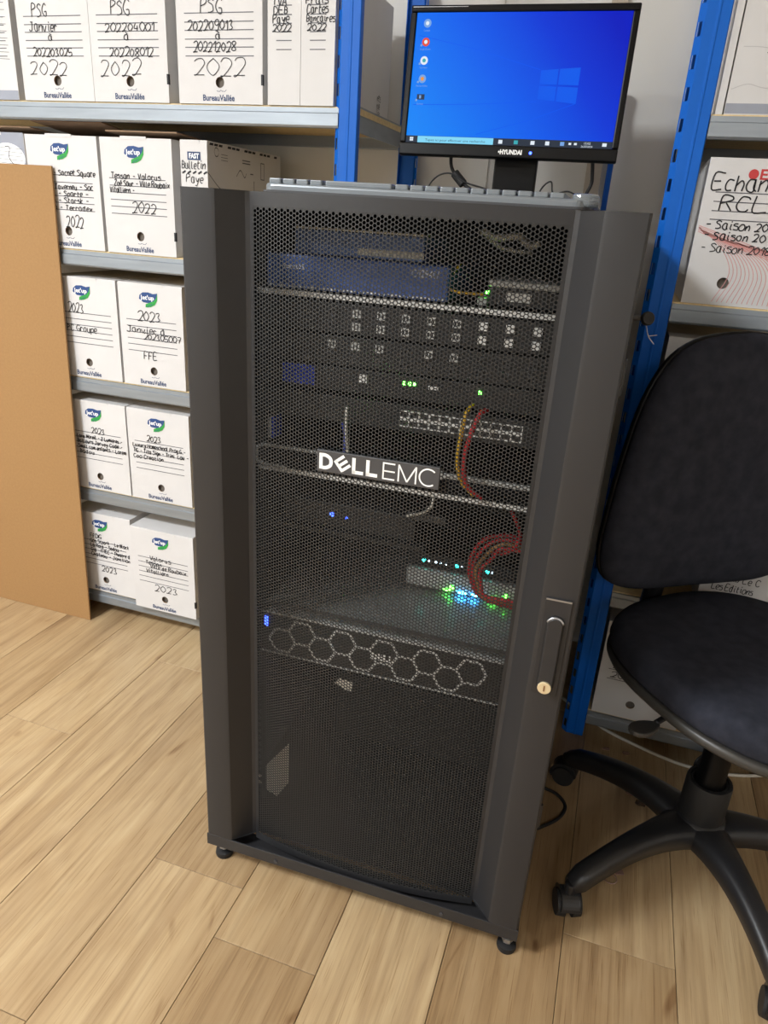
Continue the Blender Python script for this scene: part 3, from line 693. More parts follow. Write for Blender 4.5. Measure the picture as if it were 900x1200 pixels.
lt.strip([(.0705+.0125*math.cos(R(a)), .0122*math.sin(R(a))) for a in range(45, 320, 12)], T_, yb)
lt.build('badge_letters', 'white', bd)
# swing handle in its dish
hd = empty('handle', (.2715, 0, .64), 0, door)
def stadium(hw, z0, z1, n=10):
    return [(hw*math.cos(math.pi*i/n), z1+hw*math.sin(math.pi*i/n)) for i in range(n+1)]+[(hw*math.cos(math.pi+math.pi*i/n), z0+hw*math.sin(math.pi+math.pi*i/n)) for i in range(n+1)]
def slab(poly, y0, y1):
    b = MB(); n = len(poly)
    b.add([(x, y0, z) for x, z in poly]+[(x, y1, z) for x, z in poly], [tuple(range(n)), tuple(range(2*n-1, n-1, -1))]+[(i, n+i, n+(i+1) % n, (i+1) % n) for i in range(n)])
    return b
slab([(-.0185, -.083), (.0185, -.083), (.0185, .0745), (-.0185, .0745)], -.0022, 0).build('dish', 'rack', hd, bevel=.0008)
MB().box(-.0175, .0175, -.0034, -.0022, .0715, .0735).build('dish_edge', 'zinc', hd)
slab(stadium(.0128, -.063, .036), -.003, -.0022).build('dish_recess', 'rubber', hd)
slab(stadium(.0108, -.064, .035), -.0085, -.0028).build('lever', 'rack', hd, bevel=.002, seg=3)
rim = MB(); arc = [(.0112*math.cos(R(a)), -.0055, .035+.0112*math.sin(R(a))) for a in range(15, 166, 15)]
rim.tube(arc, .0018, 8, smooth=0).build('lever_rim', 'zinc', hd, smooth=True)
lk = MB().cyl((0, -.0115, -.067), (0, -.003, -.067), .0098, n=24).build('lock_cylinder', 'brass', hd, bevel=.0008)
MB().box(-.0011, .0011, -.0121, -.0112, -.0715, -.0625).build('keyway', 'hardedge', lk)
for z in (.30, 1.0): MB().cyl((.2975, .010, z), (.2975, .010, z+.045), .004, n=10).build('hinge', 'rack', door)
# lock of the side panel with its tag
sl = tag(empty('cabinet_key', rk(.306, .12, 1.083), RA), 'black-headed key hanging at the right side of the cabinet', 'key')
MB().cyl((-.018, 0, 0), (.008, 0, 0), .0035, n=12).build('barrel', 'dgrey', sl)
MB().lathe([(0, 0), (.0075, .0), (.009, .003), (.009, .006), (.0075, .009), (0, .009)], n=20).build('bow', 'rubber', sl, (.012, -.004, 0), (R(78), 0, R(20)), auto=40)
MB().tube([(.014, -.003, -.009), (.019, .0, -.022), (.028, .004, -.032)], .0007, 6).tube([(.019, 0, -.022), (.030, .003, -.020)], .0005, 6).build('wire_tag', 'zinc', sl)

# ------------------------------------------------------------------ equipment inside the cabinet (cabinet coordinates)
def unit(name, label, cat, x, y, z, group=None): return tag(empty(name, rk(x, y, z), RA), label, cat, group)
FYR = .114
def tray(z, label, lip='cream', d=.55, top='darkbox', xr=.228):
    t = unit('cabinet_shelf', label, 'shelf', 0, FYR, z, 'shelves in the server cabinet')
    b = MB().box(-.228, xr, .0, d, -.0015, 0)
    for i in range(0): pass
    b.build('tray', top, t)
    MB().box(-.2415, .2415 if xr > .2 else xr, -.0015, .0, -.0065, .001).build('front_lip', lip, t)
    for sx in ((-1, 1) if xr > .2 else (-1,)): MB().box(min(sx*.228, sx*.2295), max(sx*.228, sx*.2295), .03, d, -.02, .02).build('side_flange', 'rackin', t)
    return t
tray(1.076, 'upper cabinet shelf carrying the navy blue device', 'white')
tray(.795, 'cabinet shelf just below the door badge', 'white')
tray(.541, 'light grey cabinet shelf under the small white switch', 'dgrey', .50, 'shelftop')
# navy appliance
t = unit('network_appliance', 'navy blue network appliance on the upper cabinet shelf', 'network device', -.09, FYR+.006, 1.077)
MB().box(-.14, .14, 0, .24, .002, .050).build('casing', 'navy', t, bevel=.003)
b = MB()
for i in range(44): b.box(-.135+i*.0062, -.1322+i*.0062, -.0012, 0, .004, .0068)
b.build('port_lamps', 'white', t)
b = MB(); add_text(b, 'fortiOS', -.095, .030, .011, -.0008); add_text(b, 'C/I2940/', .105, .033, .015, -.0008, width=.04); b.build('printed_marks', 'whiteprint', t)
t = unit('small_blue_box', 'slate blue box with cream stripes above the navy appliance', 'box', -.095, FYR+.03, 1.1285)
MB().box(-.1, .1, 0, .16, 0, .034).build('casing', 'navyl', t, bevel=.002)
MB().box(-.1005, .1005, -.001, .05, .0345, .0375).box(.0, .1005, -.0012, 0, .004, .013).build('stripe', 'cream', t)
# router right of it
t = unit('router', 'light grey router with green lamp at the right of the upper cabinet shelf', 'router', .165, FYR+.02, 1.077)
MB().box(-.06, .06, 0, .14, .003, .028).build('base', 'darkbox', t, bevel=.002); MB().box(-.061, .061, -.002, .142, .028, .037).build('cover', 'greybox', t, bevel=.002)
MB().box(-.035, .0, -.0012, 0, .010, .022).build('sticker', 'white', t); MB().box(-.075, -.062, 0, .05, .002, .012).build('plug', 'greybox', t); MB().box(-.064, -.060, -.001, .004, .018, .022).build('lamp', 'led_g', t)
o = tag(MB().tube([(.055, FYR+.05, 1.13), (.045, FYR+.02, 1.105), (.06, FYR+.01, 1.095), (.10, FYR+.015, 1.094)], .002).build('patch_cable', 'ylwcable', None, (RC[0], RC[1], 0), (0, 0, RA), smooth=True), 'short yellow cable plugged into the grey router', 'cable')
o = tag(MB().tube([(.075, .2, 1.176), (.10, .19, 1.168), (.13, .19, 1.172), (.145, .2, 1.160), (.16, .2, 1.165)], .005).tube([(.08, .21, 1.170), (.105, .2, 1.155), (.15, .21, 1.150)], .003).build('cable_bundle', 'whtcable', None, (RC[0], RC[1], 0), (0, 0, RA), smooth=True), 'white cable bundle under the cabinet top', 'cable')
# two patch panels with labelled jacks
def patch(z, label, rows, bright):
    t = unit('patch_unit', label, 'patch panel', 0, FYR, z, 'patch panels in the server cabinet')
    MB().box(-.2413, .2413, 0, .003, 0, .0435).build('panel', 'darkbox', t, bevel=.001)
    jm = {}
    for k in range(12):
        for r in range(rows):
            x = .182-.0376*k; zz = .031-.019*r
            key = ('g' if r == 0 and 2 < k < 9 and k != 5 else 'd') if bright < 0 else 'w' if k < bright else ('g' if k < 8 else 'd')
            if key not in jm:
                b = MB(); w_ = .0062; mi = {'w': 'white', 'g': 'greybox', 'd': 'dgrey'}[key]
                if key == 'w': b.box(-w_, w_, -.003, -.002, -.0056, .0056)
                for a0, a1, c0, c1 in ((-w_, w_, .0032, .0058), (-w_, w_, -.0058, -.0032), (-w_, -.004, -.0032, .0032), (.004, w_, -.0032, .0032), (-.0012, .0012, -.0032, .0032)): b.box(a0, a1, -.002, 0, c0, c1)
                jm[key] = b.build('jack', mi, t, (x, 0, zz))
            else: copy_part(jm[key], t, (x, 0, zz))
patch(1.0215, 'upper patch panel with two rows of white jacks behind the door', 2, 3)
patch(.974, 'lower patch panel with dull grey jacks behind the door', 2, -1)
t = unit('network_switch', 'black network switch with green lamps below the patch panels', 'network switch', 0, FYR, .935)
MB().box(-.22, .22, 0, .28, 0, .036).build('casing', 'darkbox', t, bevel=.001); [MB().box(min(q*.2413, q*.2205), max(q*.2413, q*.2205), 0, .002, 0, .036).build('ear', 'darkbox', t) for q in (-1, 1)]
MB().box(-.2, -.145, -.001, 0, .004, .034).build('blue_sticker', 'bluelabel', t)
b = MB()
for x in (-.004, .004, .012, .11): b.box(x, x+.004, -.0012, 0, .022, .027)
b.build('status_lamps', 'led_g', t)
MB().box(-.072, -.06, -.004, 0, .018, .030).box(.035, .05, -.001, 0, .020, .025).build('white_plug', 'white', t)
# 24 port switch with pale port frames
t = unit('port_switch', 'black switch with a row of white-edged ports and hanging cables', 'network switch', 0, FYR, .886)
MB().box(-.22, .22, 0, .26, 0, .040).build('casing', 'darkbox', t, bevel=.001); [MB().box(min(q*.2413, q*.2205), max(q*.2413, q*.2205), 0, .002, 0, .04).build('ear', 'darkbox', t) for q in (-1, 1)]
pf = None
for k in range(12):
    x = .002+.0155*k
    if pf is None:
        b = MB()
        for a0, a1, c0, c1 in ((-.0075, .0075, .0107, .0125), (-.0075, .0075, -.0125, -.0107), (-.0075, -.0064, -.0125, .0125), (.0064, .0075, -.0125, .0125), (-.0075, .0075, -.0026, .0026)): b.box(a0, a1, -.0018, 0, c0, c1)
        pf = b.build('port', 'white', t, (x, 0, .020))
    else: copy_part(pf, t, (x, 0, .020))
def cable(name, m, pts, r, label): return tag(MB().tube(pts, r, 8, smooth=8).build(name, m, None, (RC[0], RC[1], 0), (0, 0, RA), smooth=True), label, 'cable', 'cables in the server cabinet')
cable('patch_cable', 'ylwcable', [(.104, .112, .942), (.098, .095, .93), (.095, .088, .895), (.094, .088, .86), (.102, .09, .83), (.122, .10, .806)], .0030, 'yellow cable hanging in front of the white-edged switch')
cable('patch_cable', 'redcable', [(.125, .112, .936), (.118, .095, .932), (.109, .086, .90), (.104, .085, .86), (.112, .088, .825), (.135, .10, .803)], .0036, 'red cable hanging in front of the white-edged switch')
cable('patch_cable', 'whtcable', [(-.086, .10, .915), (-.084, .096, .88), (-.080, .095, .845), (-.078, .10, .825)], .0028, 'white cable hanging left of the white-edged switch')
cable('patch_cable', 'blucable', [(-.10, .12, .89), (-.094, .12, .86), (-.092, .11, .835)], .003, 'dark blue cable beside the hanging white cable')
t = unit('adapter_stick', 'small grey and blue adapter on the badge-height shelf', 'adapter', -.225, FYR+.01, .840)
MB().box(-.006, .001, 0, .03, 0, .036).build('body', 'greybox', t, bevel=.001); MB().box(.001, .007, 0, .03, 0, .036).build('stripe', 'bluelabel', t, bevel=.001)
t = unit('cable_guide', 'pale grey cable arm looping above the badge-height shelf', 'cable guide', -.13, FYR-.006, .797)
MB().tube([(.02, 0, .036), (-.06, 0, .036), (-.105, 0, .034), (-.112, 0, .018), (-.105, 0, .004), (-.06, 0, .002)], .0032, 8).build('loop', 'greybox', t, smooth=True)
MB().box(.02, .032, -.003, .003, .012, .038).build('end_block', 'greybox', t, bevel=.002)
t = unit('bracket_bar', 'pale grey bar at the right above the badge-height shelf', 'bracket', .155, FYR-.004, .822)
MB().box(-.085, .06, 0, .008, 0, .008).build('bar', 'greybox', t, bevel=.002); MB().box(-.1, -.085, 0, .008, -.004, .010).build('end_block', 'greybox', t, bevel=.002)
# power unit with blue lamps
t = unit('black_recorder', 'black device with two blue lamps in the middle of the cabinet', 'electronic device', -.07, FYR+.01, .70)
MB().box(-.13, .10, 0, .25, 0, .044).build('casing', 'darkbox', t, bevel=.002)
MB().disc(-.043, .024, .004, .004, -.001).disc(-.017, .022, .0022, .0022, -.001).build('blue_lamps', 'led_b', t)
t2 = tray(.698, 'cabinet shelf carrying the black device with blue lamps', 'rackin', .45, xr=.05)
t = unit('cable_tag', 'small white strap hanging below the badge-height shelf', 'strap', .03, FYR-.005, .752)
MB().tube([(.03, 0, .038), (.026, 0, .02), (.012, 0, .008), (-.012, 0, -.002)], .0024).build('strap', 'whtcable', t, smooth=True); MB().box(-.012, .05, .004, .012, -.008, .004).build('grey_clip', 'dgrey', t, bevel=.001)
# white switch with teal lamps, standing back on the grey shelf
t = unit('white_switch', 'white switch with teal lamps and red cables', 'network switch', .092, .268, .5415)
MB().box(-.105, .105, 0, .14, .004, .040).build('casing', 'white', t, bevel=.002)
for sx in (-1, 1): MB().box(sx*.09-.008, sx*.09+.008, .01, .13, 0, .004).build('foot', 'rubber', t)
MB().box(-.105, .105, .010, .14, .0405, .070).build('upper_casing', 'darkbox', t, bevel=.002)
b = MB(); c = MB(); g = MB()
for k, x in enumerate((-.075, -.066, -.052, -.043, -.032, -.012, -.003, .045, .054)):
    q = k in (0, 5, 7); (b if q else c).disc(x, .055, .0034 if q else .002, .0034 if q else .002, .0092, 12)
b.build('teal_lamps', 'led_t', t); c.build('white_lamps', 'led_w', t)
g.disc(-.016, .014, .004, .004, -.001, 12).disc(.085, .018, .003, .003, -.001, 12); g.build('green_lamps', 'led_g', t)
MB().box(-.004, .012, -.0015, 0, .0055, .0085).box(.022, .034, -.0015, 0, .0055, .0085).build('blue_lamps', 'led_c', t); MB().box(-.03, -.018, -.0015, 0, .0055, .0085).box(.055, .07, -.0015, 0, .0055, .0085).build('added_glow_lamps', 'led_g', t)  # blue and green lamps added to throw the coloured glow onto the shelf
cable('patch_cable', 'redcable', [(.175, .17, .765), (.190, .175, .735), (.193, .18, .712), (.178, .185, .685), (.15, .19, .675)], .0034, 'red cable dropping from the badge-height shelf at the right')
for k in range(4):
    o = .0078*k; yk = .205-.0085*k
    cable('patch_cable', 'redcable' if k != 2 else 'brncable', [(.215, yk, .700-.3*o), (.168, yk, .706-o*.6), (.130+o, yk, .688-o*.7), (.113+o, yk, .645), (.120+o*.9, yk, .608+o*.4), (.145+o*.3, yk, .580+o*.8), (.215, yk, .572+o*1.2)], .0034, ['outer', 'second', 'third', 'inner'][k]+(' red' if k != 2 else ' tan')+' loop of cable in front of the white switch')
# server with hexagon bezel
t = unit('rack_server', 'black two-unit rack server with hexagon bezel low in the cabinet', 'server', 0, FYR+.03, .432)
MB().box(-.22, .22, 0, .62, 0, .085).build('chassis', 'darkbox', t)
bz = MB().box(-.241, .241, -.03, -.028, 0, .0025).box(-.241, .241, -.03, -.028, .083, .0862).box(-.229, .229, -.03, 0, .0862, .0868).build('bezel_frame', 'greybox', t)
MB().box(-.2405, .2405, -.0279, -.0268, .001, .085).build('bezel', 'rackin', t)
hx = MB()
def hexbar(p, q): hx.strip([p, q], .0046, -.0284)
rr = .0258; hs = {}
for col in range(11):
    x = -.198+col*rr*1.5; z = .030 if col % 2 == 0 else .030+rr*.866
    if x > .18: break
    P = [(x+rr*math.cos(R(60*k)), z+rr*math.sin(R(60*k))) for k in range(6)]
    for k in range(6):
        a, b_ = P[k], P[(k+1) % 6]
        if max(a[1], b_[1]) > .0845 and min(a[1], b_[1]) > .0845: continue
        if max(a[1], b_[1]) > .0845:
            (a, b_) = (a, b_) if a[1] < b_[1] else (b_, a); f_ = (.0835-a[1])/(b_[1]-a[1]); b_ = (a[0]+(b_[0]-a[0])*f_, .0835)
        key = tuple(sorted([(round(a[0], 3), round(a[1], 3)), (round(b_[0], 3), round(b_[1], 3))]))
        if key in hs: continue
        hs[key] = 1; hexbar(a, b_)
hx.build('hexagon_grille', 'greybox', t)
b = MB(); add_text(b, 'DELL', -.008, .036, .017, -.0289, width=.042, bold=.0008); b.build('server_letters', 'white', t)
MB().box(-.232, -.226, -.0305, -.029, .055, .075).build('blue_lamp', 'led_b', t)
t = unit('loose_paper', 'small white paper tag under the rack server', 'paper', -.078, FYR-.008, .395)
MB().add([(-.012, 0, .010), (-.002, 0, .022), (.022, .004, .016), (.018, .004, -.004), (.006, .002, .0), (-.012, .001, .010), (-.002, .001, .022), (.022, .005, .016), (.018, .005, -.004), (.006, .003, .0)], [(0, 4, 3, 2, 1), (5, 6, 7, 8, 9), (0, 1, 6, 5), (1, 2, 7, 6), (2, 3, 8, 7), (3, 4, 9, 8), (4, 0, 5, 9)]).build('sheet', 'paper', t)
t = unit('metal_plate', 'slanting pale metal plate standing at the bottom left of the cabinet', 'plate', -.228, FYR+.004, .100)
MB().add([(-.012, 0, .0), (.02, 0, -.012), (.044, .0, .03), (.044, 0, .128), (-.012, 0, .048), (-.012, .0015, .0), (.02, .0015, -.012), (.044, .0015, .03), (.044, .0015, .128), (-.012, .0015, .048)],
         [(0, 1, 2, 3, 4), (9, 8, 7, 6, 5)]+[(i, 5+i, 5+(i+1) % 5, (i+1) % 5) for i in range(5)]).build('sheet', 'paper', t)
MB().box(-.024, -.012, 0, .002, .004, .014).box(-.022, -.012, 0, .002, .022, .030).build('tab', 'paper', t)
t = unit('rack_server', 'dark lower equipment block at the bottom of the cabinet', 'server', .02, FYR+.26, .0625)
MB().box(-.2, .2, 0, .5, 0, .17).build('chassis', 'darkbox', t, bevel=.004); MB().box(-.18, .18, -.004, 0, .02, .15).build('front_panel', 'rackin', t, bevel=.003)

# ------------------------------------------------------------------ keyboard on the cabinet
kb = tag(empty('keyboard', rk(-.012+.0, .165, HT+.0005), RA+.004), 'silver grey keyboard with clear rounded end on top of the cabinet', 'keyboard')
def rrect(hx_, hy_, r, n=6):
    out = []
    for cx, cy, a0 in ((hx_-r, hy_-r, 0), (-hx_+r, hy_-r, 90), (-hx_+r, -hy_+r, 180), (hx_-r, -hy_+r, 270)):
        out += [(cx+r*math.cos(R(a0+90*i/n)), cy+r*math.sin(R(a0+90*i/n))) for i in range(n+1)]
    return out
kx = .012
MB().prism([(x+kx, y) for x, y in rrect(.222, .075, .018)], .0, .013).build('body', 'silver', kb, bevel=.004, seg=3)
MB().prism([(x+kx, y) for x, y in rrect(.226, .078, .02)], .001, .004).build('skirt', 'dgrey', kb)
MB().prism([(x+kx+.218, y) for x, y in rrect(.017, .07, .015)], .004, .020).build('clear_end', 'clear', kb, bevel=.004, seg=3)
key0 = None
for r in range(6):
    n = 20
    for c in range(n):
        x = -.2+c*.0205+kx-.006; y = -.058+r*.0205
        if r == 0 and 4 <= c <= 8:
            if c == 4: MB().prism([(p*.98, q) for p, q in rrect(.049, .0092, .003, 3)], 0, .007).build('space_bar', 'silver', kb, (x+.041, y, .0125), bevel=.0015)
            continue
        if key0 is None: key0 = MB().prism(rrect(.0092, .0092, .0025, 3), 0, .007).build('key', 'silver', kb, (x, y, .0125), bevel=.0015)
        else: copy_part(key0, kb, (x, y, .0125))

# ------------------------------------------------------------------ monitor
mon = tag(empty('monitor', (-.276, 1.618, HT+.0005), .0394), 'black flat monitor showing a blue desktop on the cabinet', 'monitor')
hd_ = empty('display_head', (-.0141, -.009, 1.4465-HT), 0, mon); hd_.rotation_euler = (-.1295, -.0023, 0)
MW, MH = .22, .136
fr = MB(); bx_, bt, bb_ = .0125, .0125, .0235
for a in ((-MW, MW, MH-bt, MH), (-MW, MW, -MH, -MH+bb_), (-MW, -MW+bx_, -MH+bb_, MH-bt), (MW-bx_, MW, -MH+bb_, MH-bt)): fr.box(a[0], a[1], 0, .018, a[2], a[3])
fr.build('bezel', 'gloss', hd_, bevel=.0025)
MB().box(-MW+.004, MW-.004, .016, .040, -MH+.004, MH-.004).build('rear_shell', 'plastic', hd_, bevel=.01)
sx0, sx1, sz0, sz1 = -MW+bx_, MW-bx_, -MH+bb_, MH-bt
scr = MB().box(sx0, sx1, .004, .016, sz0, sz1).build('screen', 'screen', hd_)
SW, SH = sx1-sx0, sz1-sz0
pu = lambda u: sx0+u*SW
pv = lambda v: sz1-v*SH
b = MB()
# light beams from the window picture, then the window
for q in (((.62, .42), (.3, .27), (.02, .17)), ((.62, .66), (.3, .69), (.02, .70)), ((.8, .67), (.6, .80), (.35, .92))): b.strip([(pu(c), pv(d)) for c, d in q], .0012, .0036, 0)
for u0, u1, v0, v1, v2, v3 in ((.625, .705, .425, .415, .527, .530), (.712, .805, .414, .402, .530, .534), (.625, .705, .541, .545, .640, .652), (.712, .805, .545, .549, .654, .670)):
    b.add([(pu(u0), .0034, pv(v2)), (pu(u1), .0034, pv(v3)), (pu(u1), .0034, pv(v1)), (pu(u0), .0034, pv(v0))], [(0, 1, 2, 3)], 1)
b.build('window_picture', ['s_beam', 's_logo'], scr)
b = MB(); b.rect(sx0, sx1, sz0, sz0+.013, .0034); b.build('task_bar', 's_bar', scr)
b = MB(); b.rect(pu(.06), pu(.44), sz0+.0005, sz0+.0125, .003); b.build('search_field', 's_search', scr)
b = MB(); add_text(b, 'Tapez ici pour effectuer une recherche', pu(.25), sz0+.0035, .0062, .0027, width=.125); b.build('search_text', 's_dark', scr)
b = MB()
for q in range(4): b.rect(pu(.02)+.0038*(q % 2), pu(.02)+.0034+.0038*(q % 2), sz0+.003+.0038*(q//2), sz0+.0064+.0038*(q//2), .003)
for i, u in enumerate((.475, .55, .63, .70, .77)):
    b.add([(pu(u)-.004+.008*(k in (1, 2)), .003, sz0+.003+.007*(k > 1)) for k in range(4)], [(0, 1, 2, 3)], [0, 2, 0, 0, 1][i])
for u in (.745, .765, .78): pass
b.build('task_icons', ['s_white', 's_dim', 's_teal'], scr)
b = MB(); add_text(b, '15:02', pu(.885), sz0+.0068, .0055, .0027, width=.012); add_text(b, '26/07/2024', pu(.885), sz0+.0012, .005, .0027, width=.022)
b.rect(pu(.955), pu(.975), sz0+.004, sz0+.010, .003); b.rect(pu(.80), pu(.812), sz0+.005, sz0+.009, .003); b.rect(pu(.825), pu(.838), sz0+.005, sz0+.009, .003)
b.build('clock_text', 's_white', scr)
icons = [('s_dim', 's_white', .05), ('s_red', 's_white', .19), ('s_white', 's_teal', .33), ('s_dim', 's_orange', .47), ('s_dark', 's_dim', .61)]
for i, (m1, m2, v) in enumerate(icons):
    b = MB(); x, z = pu(.055), pv(v+.03)
    if i == 4: b.rect(x-.008, x+.008, z-.005, z+.005, .0032, 0); b.rect(x-.003, x+.001, z-.003, z+.003, .0028, 1)
    else: b.disc(x, z, .0078, .0078, .0032, 18, 0); b.disc(x, z, .0036, .0036, .0028, 14, 1)
    if i: b.rect(x-.0105, x-.0065, z-.008, z-.004, .0026, 2)
    add_text(b, ['Corbeille', 'Google Chrome', 'TeamViewer', 'Macrium Reflect', 'Serveur'][i], x, z-.0145, .005, .0028, width=[.013, .022, .017, .024, .014][i], mi=2)
    b.build('desktop_icon', [m1, m2, 's_dim'], scr)
b = MB(); add_text(b, '•HYUNDAI', .012, -MH+.007, .0115, -.0006, width=.048, bold=.0006); b.build('brand_letters', 'white', hd_)
MB().disc(.053, -MH+.0105, .0028, .0028, -.0007, 14).build('power_lamp', 'led_b', hd_)
b = MB(); b.strip([(-MW+.004, MH-.004), (-.105, MH-.004)], .0009, -.0004); b.build('painted_bezel_highlight', 'zinc', hd_)  # reflection of a ceiling light, laid on the bezel as a bright strip
MB().box(-.044, .044, .035, .062, .0, .22).build('stand_neck', 'gloss', mon, (.006, -.012, .012), bevel=.003)
MB().prism([(p+.006, q+.03) for p, q in rrect(.115, .085, .03)], 0, .012).build('stand_base', 'gloss', mon, bevel=.003)
def wcable(name, m, pts, r, label, cat='cable'): return tag(MB().tube(pts, r, 8, smooth=8).build(name, m, smooth=True), label, cat)
mc = tag(empty('monitor_cable', (-.38, 1.64, HT)), 'black monitor cable with ferrite bead hanging left of the stand', 'cable')
MB().tube([(-.03, 0, .13), (-.028, 0, .095), (-.02, 0, .078), (-.006, -.002, .066), (.02, -.004, .047), (.07, -.006, .035), (.10, .02, .005)], .0036, smooth=8).build('lead', 'rubber', mc, smooth=True)
MB().cyl((-.019, 0, .077), (.004, -.002, .055), .0095, n=16).build('ferrite_bead', 'rubber', mc, bevel=.002)
wcable('thin_cable', 'rubber', [(-.445, 1.545, HT+.003), (-.42, 1.545, HT+.055), (-.387, 1.545, HT+.07), (-.35, 1.545, HT+.054), (-.30, 1.545, HT+.04), (-.26, 1.52, HT+.003)], .0016, 'thin dark cable looping on the cabinet left of the monitor stand')
wcable('thin_cable', 'rubber', [(-.208, 1.545, HT+.003), (-.20, 1.545, HT+.047), (-.182, 1.545, HT+.063), (-.174, 1.545, HT+.042), (-.145, 1.545, HT+.047), (-.111, 1.545, HT+.028), (-.097, 1.54, HT+.003)], .0016, 'thin dark cable looping on the cabinet right of the monitor stand')
wcable('power_cable', 'rubber', [(-.125, 1.66, 1.36), (-.115, 1.66, 1.30), (-.115, 1.66, 1.27), (-.135, 1.64, 1.23), (-.15, 1.62, HT+.004)], .0036, 'thick black cable dropping behind the right half of the monitor')

# ------------------------------------------------------------------ office chair
ch = tag(empty('office_chair', (.311, 1.235, 0), R(39.7)), 'black fabric swivel office chair with five-legged base beside the cabinet', 'chair')
def pad(outline, rings, mapf):      # outline: list of (x,y); rings: (scale, depth)
    b = MB(); n = len(outline); cx = sum(p[0] for p in outline)/n; cy = sum(p[1] for p in outline)/n
    for s, h in rings: b.v += [tuple(mapf(cx+(x-cx)*s, cy+(y-cy)*s, h)) for x, y in outline]
    k = len(rings)
    for r in range(k-1):
        for i in range(n): b.f.append((r*n+i, r*n+(i+1) % n, (r+1)*n+(i+1) % n, (r+1)*n+i))
    b.f.append(tuple(range(n-1, -1, -1))); b.f.append(tuple(range((k-1)*n, k*n)))
    b.m = [0]*len(b.f); return b
def sup(a, bb2, e, n=56, taper=0.):
    out = []
    for i in range(n):
        t = 2*math.pi*i/n; c, s = math.cos(t), math.sin(t)
        x = a*abs(c)**(2/e)*(1 if c >= 0 else -1); y = bb2*abs(s)**(2/e)*(1 if s >= 0 else -1)
        out.append((x*(1-taper*y/bb2), y))
    return out
seat_o = sup(.232, .236, 2.65, taper=.08)
def smap(x, y, h):        # slightly dished cushion with a waterfall front
    fr_ = max(0., (-y-.12)/.12); X_, Y_, c_, s_ = x, y, math.cos(.08), math.sin(.08); return (.0352+X_*c_-Y_*s_, .0199+X_*s_+Y_*c_, h+.0185-.022*fr_*fr_+.006*(x/.22)**2)
top = [(.02, .484), (.3, .484), (.6, .485), (.8, .484), (.9, .480), (.96, .472), (.99, .460), (1.0, .446), (.99, .434), (.965, .428), (.5, .428), (.02, .428)]
pad(seat_o, top, smap).build('seat', 'fabric', ch, smooth=True)
pad(seat_o, [(.02, .4275), (.5, .4275), (.97, .4275), (1.0, .426), (1.004, .416), (.985, .408), (.8, .396), (.4, .388), (.02, .386)], smap).build('seat_shell', 'shell', ch, smooth=True)
bo = [(0, .562), (-.07, .562), (-.135, .565), (-.18, .578), (-.205, .605), (-.214, .65), (-.212, .70), (-.206, .77), (-.197, .84), (-.186, .90), (-.168, .955), (-.14, .998), (-.10, 1.024), (-.05, 1.036), (0, 1.040)]
half = [(p.x, p.z) for p in spline([(a, 0, b_) for a, b_ in bo], 3)]
back_o = half+[(-x, z) for x, z in half[-2:0:-1]]
def bmap(x, z, h):
    yl = h+.004-.006*(x/.21)**2; c_, s_ = math.cos(-.11), math.sin(-.11); x = x*1.03; return (.0268+x*c_-yl*s_, .1484+x*s_+yl*c_, z-.012*max(0, (.8-z)/.24))
bt_ = pad(back_o, [(.02, -.004), (.4, -.004), (.7, -.002), (.86, .002), (.94, .010), (.985, .022), (1.0, .034), (.99, .044)], bmap).build('backrest', 'fabric', ch, smooth=True)
pad(back_o, [(.995, .0445), (1.006, .047), (1.0, .055), (.95, .066), (.7, .074), (.3, .078), (.02, .079)], bmap).build('backrest_shell', 'gloss', ch, smooth=True)
MB().tube([(.03, .14, .395), (.03, .23, .395), (.03, .275, .42), (.03, .275, .50), (.03, .262, .60), (.03, .25, .74)], .020, 10, smooth=6).box(-.002, .062, .226, .248, .58, .74).build('back_support', 'plastic', ch, smooth=False, auto=50)
MB().box(-.08, .11, -.09, .15, .384, .406).box(-.03, .06, -.04, .20, .362, .388).build('tilt_mechanism', 'plastic', ch, bevel=.006)
lv = MB().tube([(-.03, .03, .385), (-.09, .03, .384), (-.13, .026, .380), (-.152, .023, .376)], .0055, 10).build('height_lever', 'plastic', ch, smooth=True)
pd = []
for i in range(20):
    t = 2*math.pi*i/20; pd.append((-.178+.032*math.cos(t), .020+.018*math.sin(t)*(1-.3*math.cos(t))))
MB().prism(pd, .368, .378).build('lever_paddle', 'shell', lv, bevel=.003)
MB().lathe([(0, .37), (.026, .37), (.026, .235), (.027, .23), (.027, .14)], n=28).build('gas_column', 'gloss', ch, auto=40)
MB().lathe([(.014, .35), (.014, .378), (0, .378)], n=18).build('piston', 'zinc', ch, auto=40)
MB().lathe([(.030, .15), (.030, .222), (.0335, .222), (.0335, .214), (.0355, .214), (.0355, .224), (.0405, .224), (.042, .219), (.0425, .145), (.040, .135), (.028, .135)], n=36).build('column_cover', 'rubber', ch, auto=35)
MB().lathe([(0, .085), (.040, .085), (.052, .092), (.058, .105), (.056, .125), (.046, .140), (.03, .146), (0, .146)], n=32).build('base_hub', 'plastic', ch, auto=50)
leg0 = None
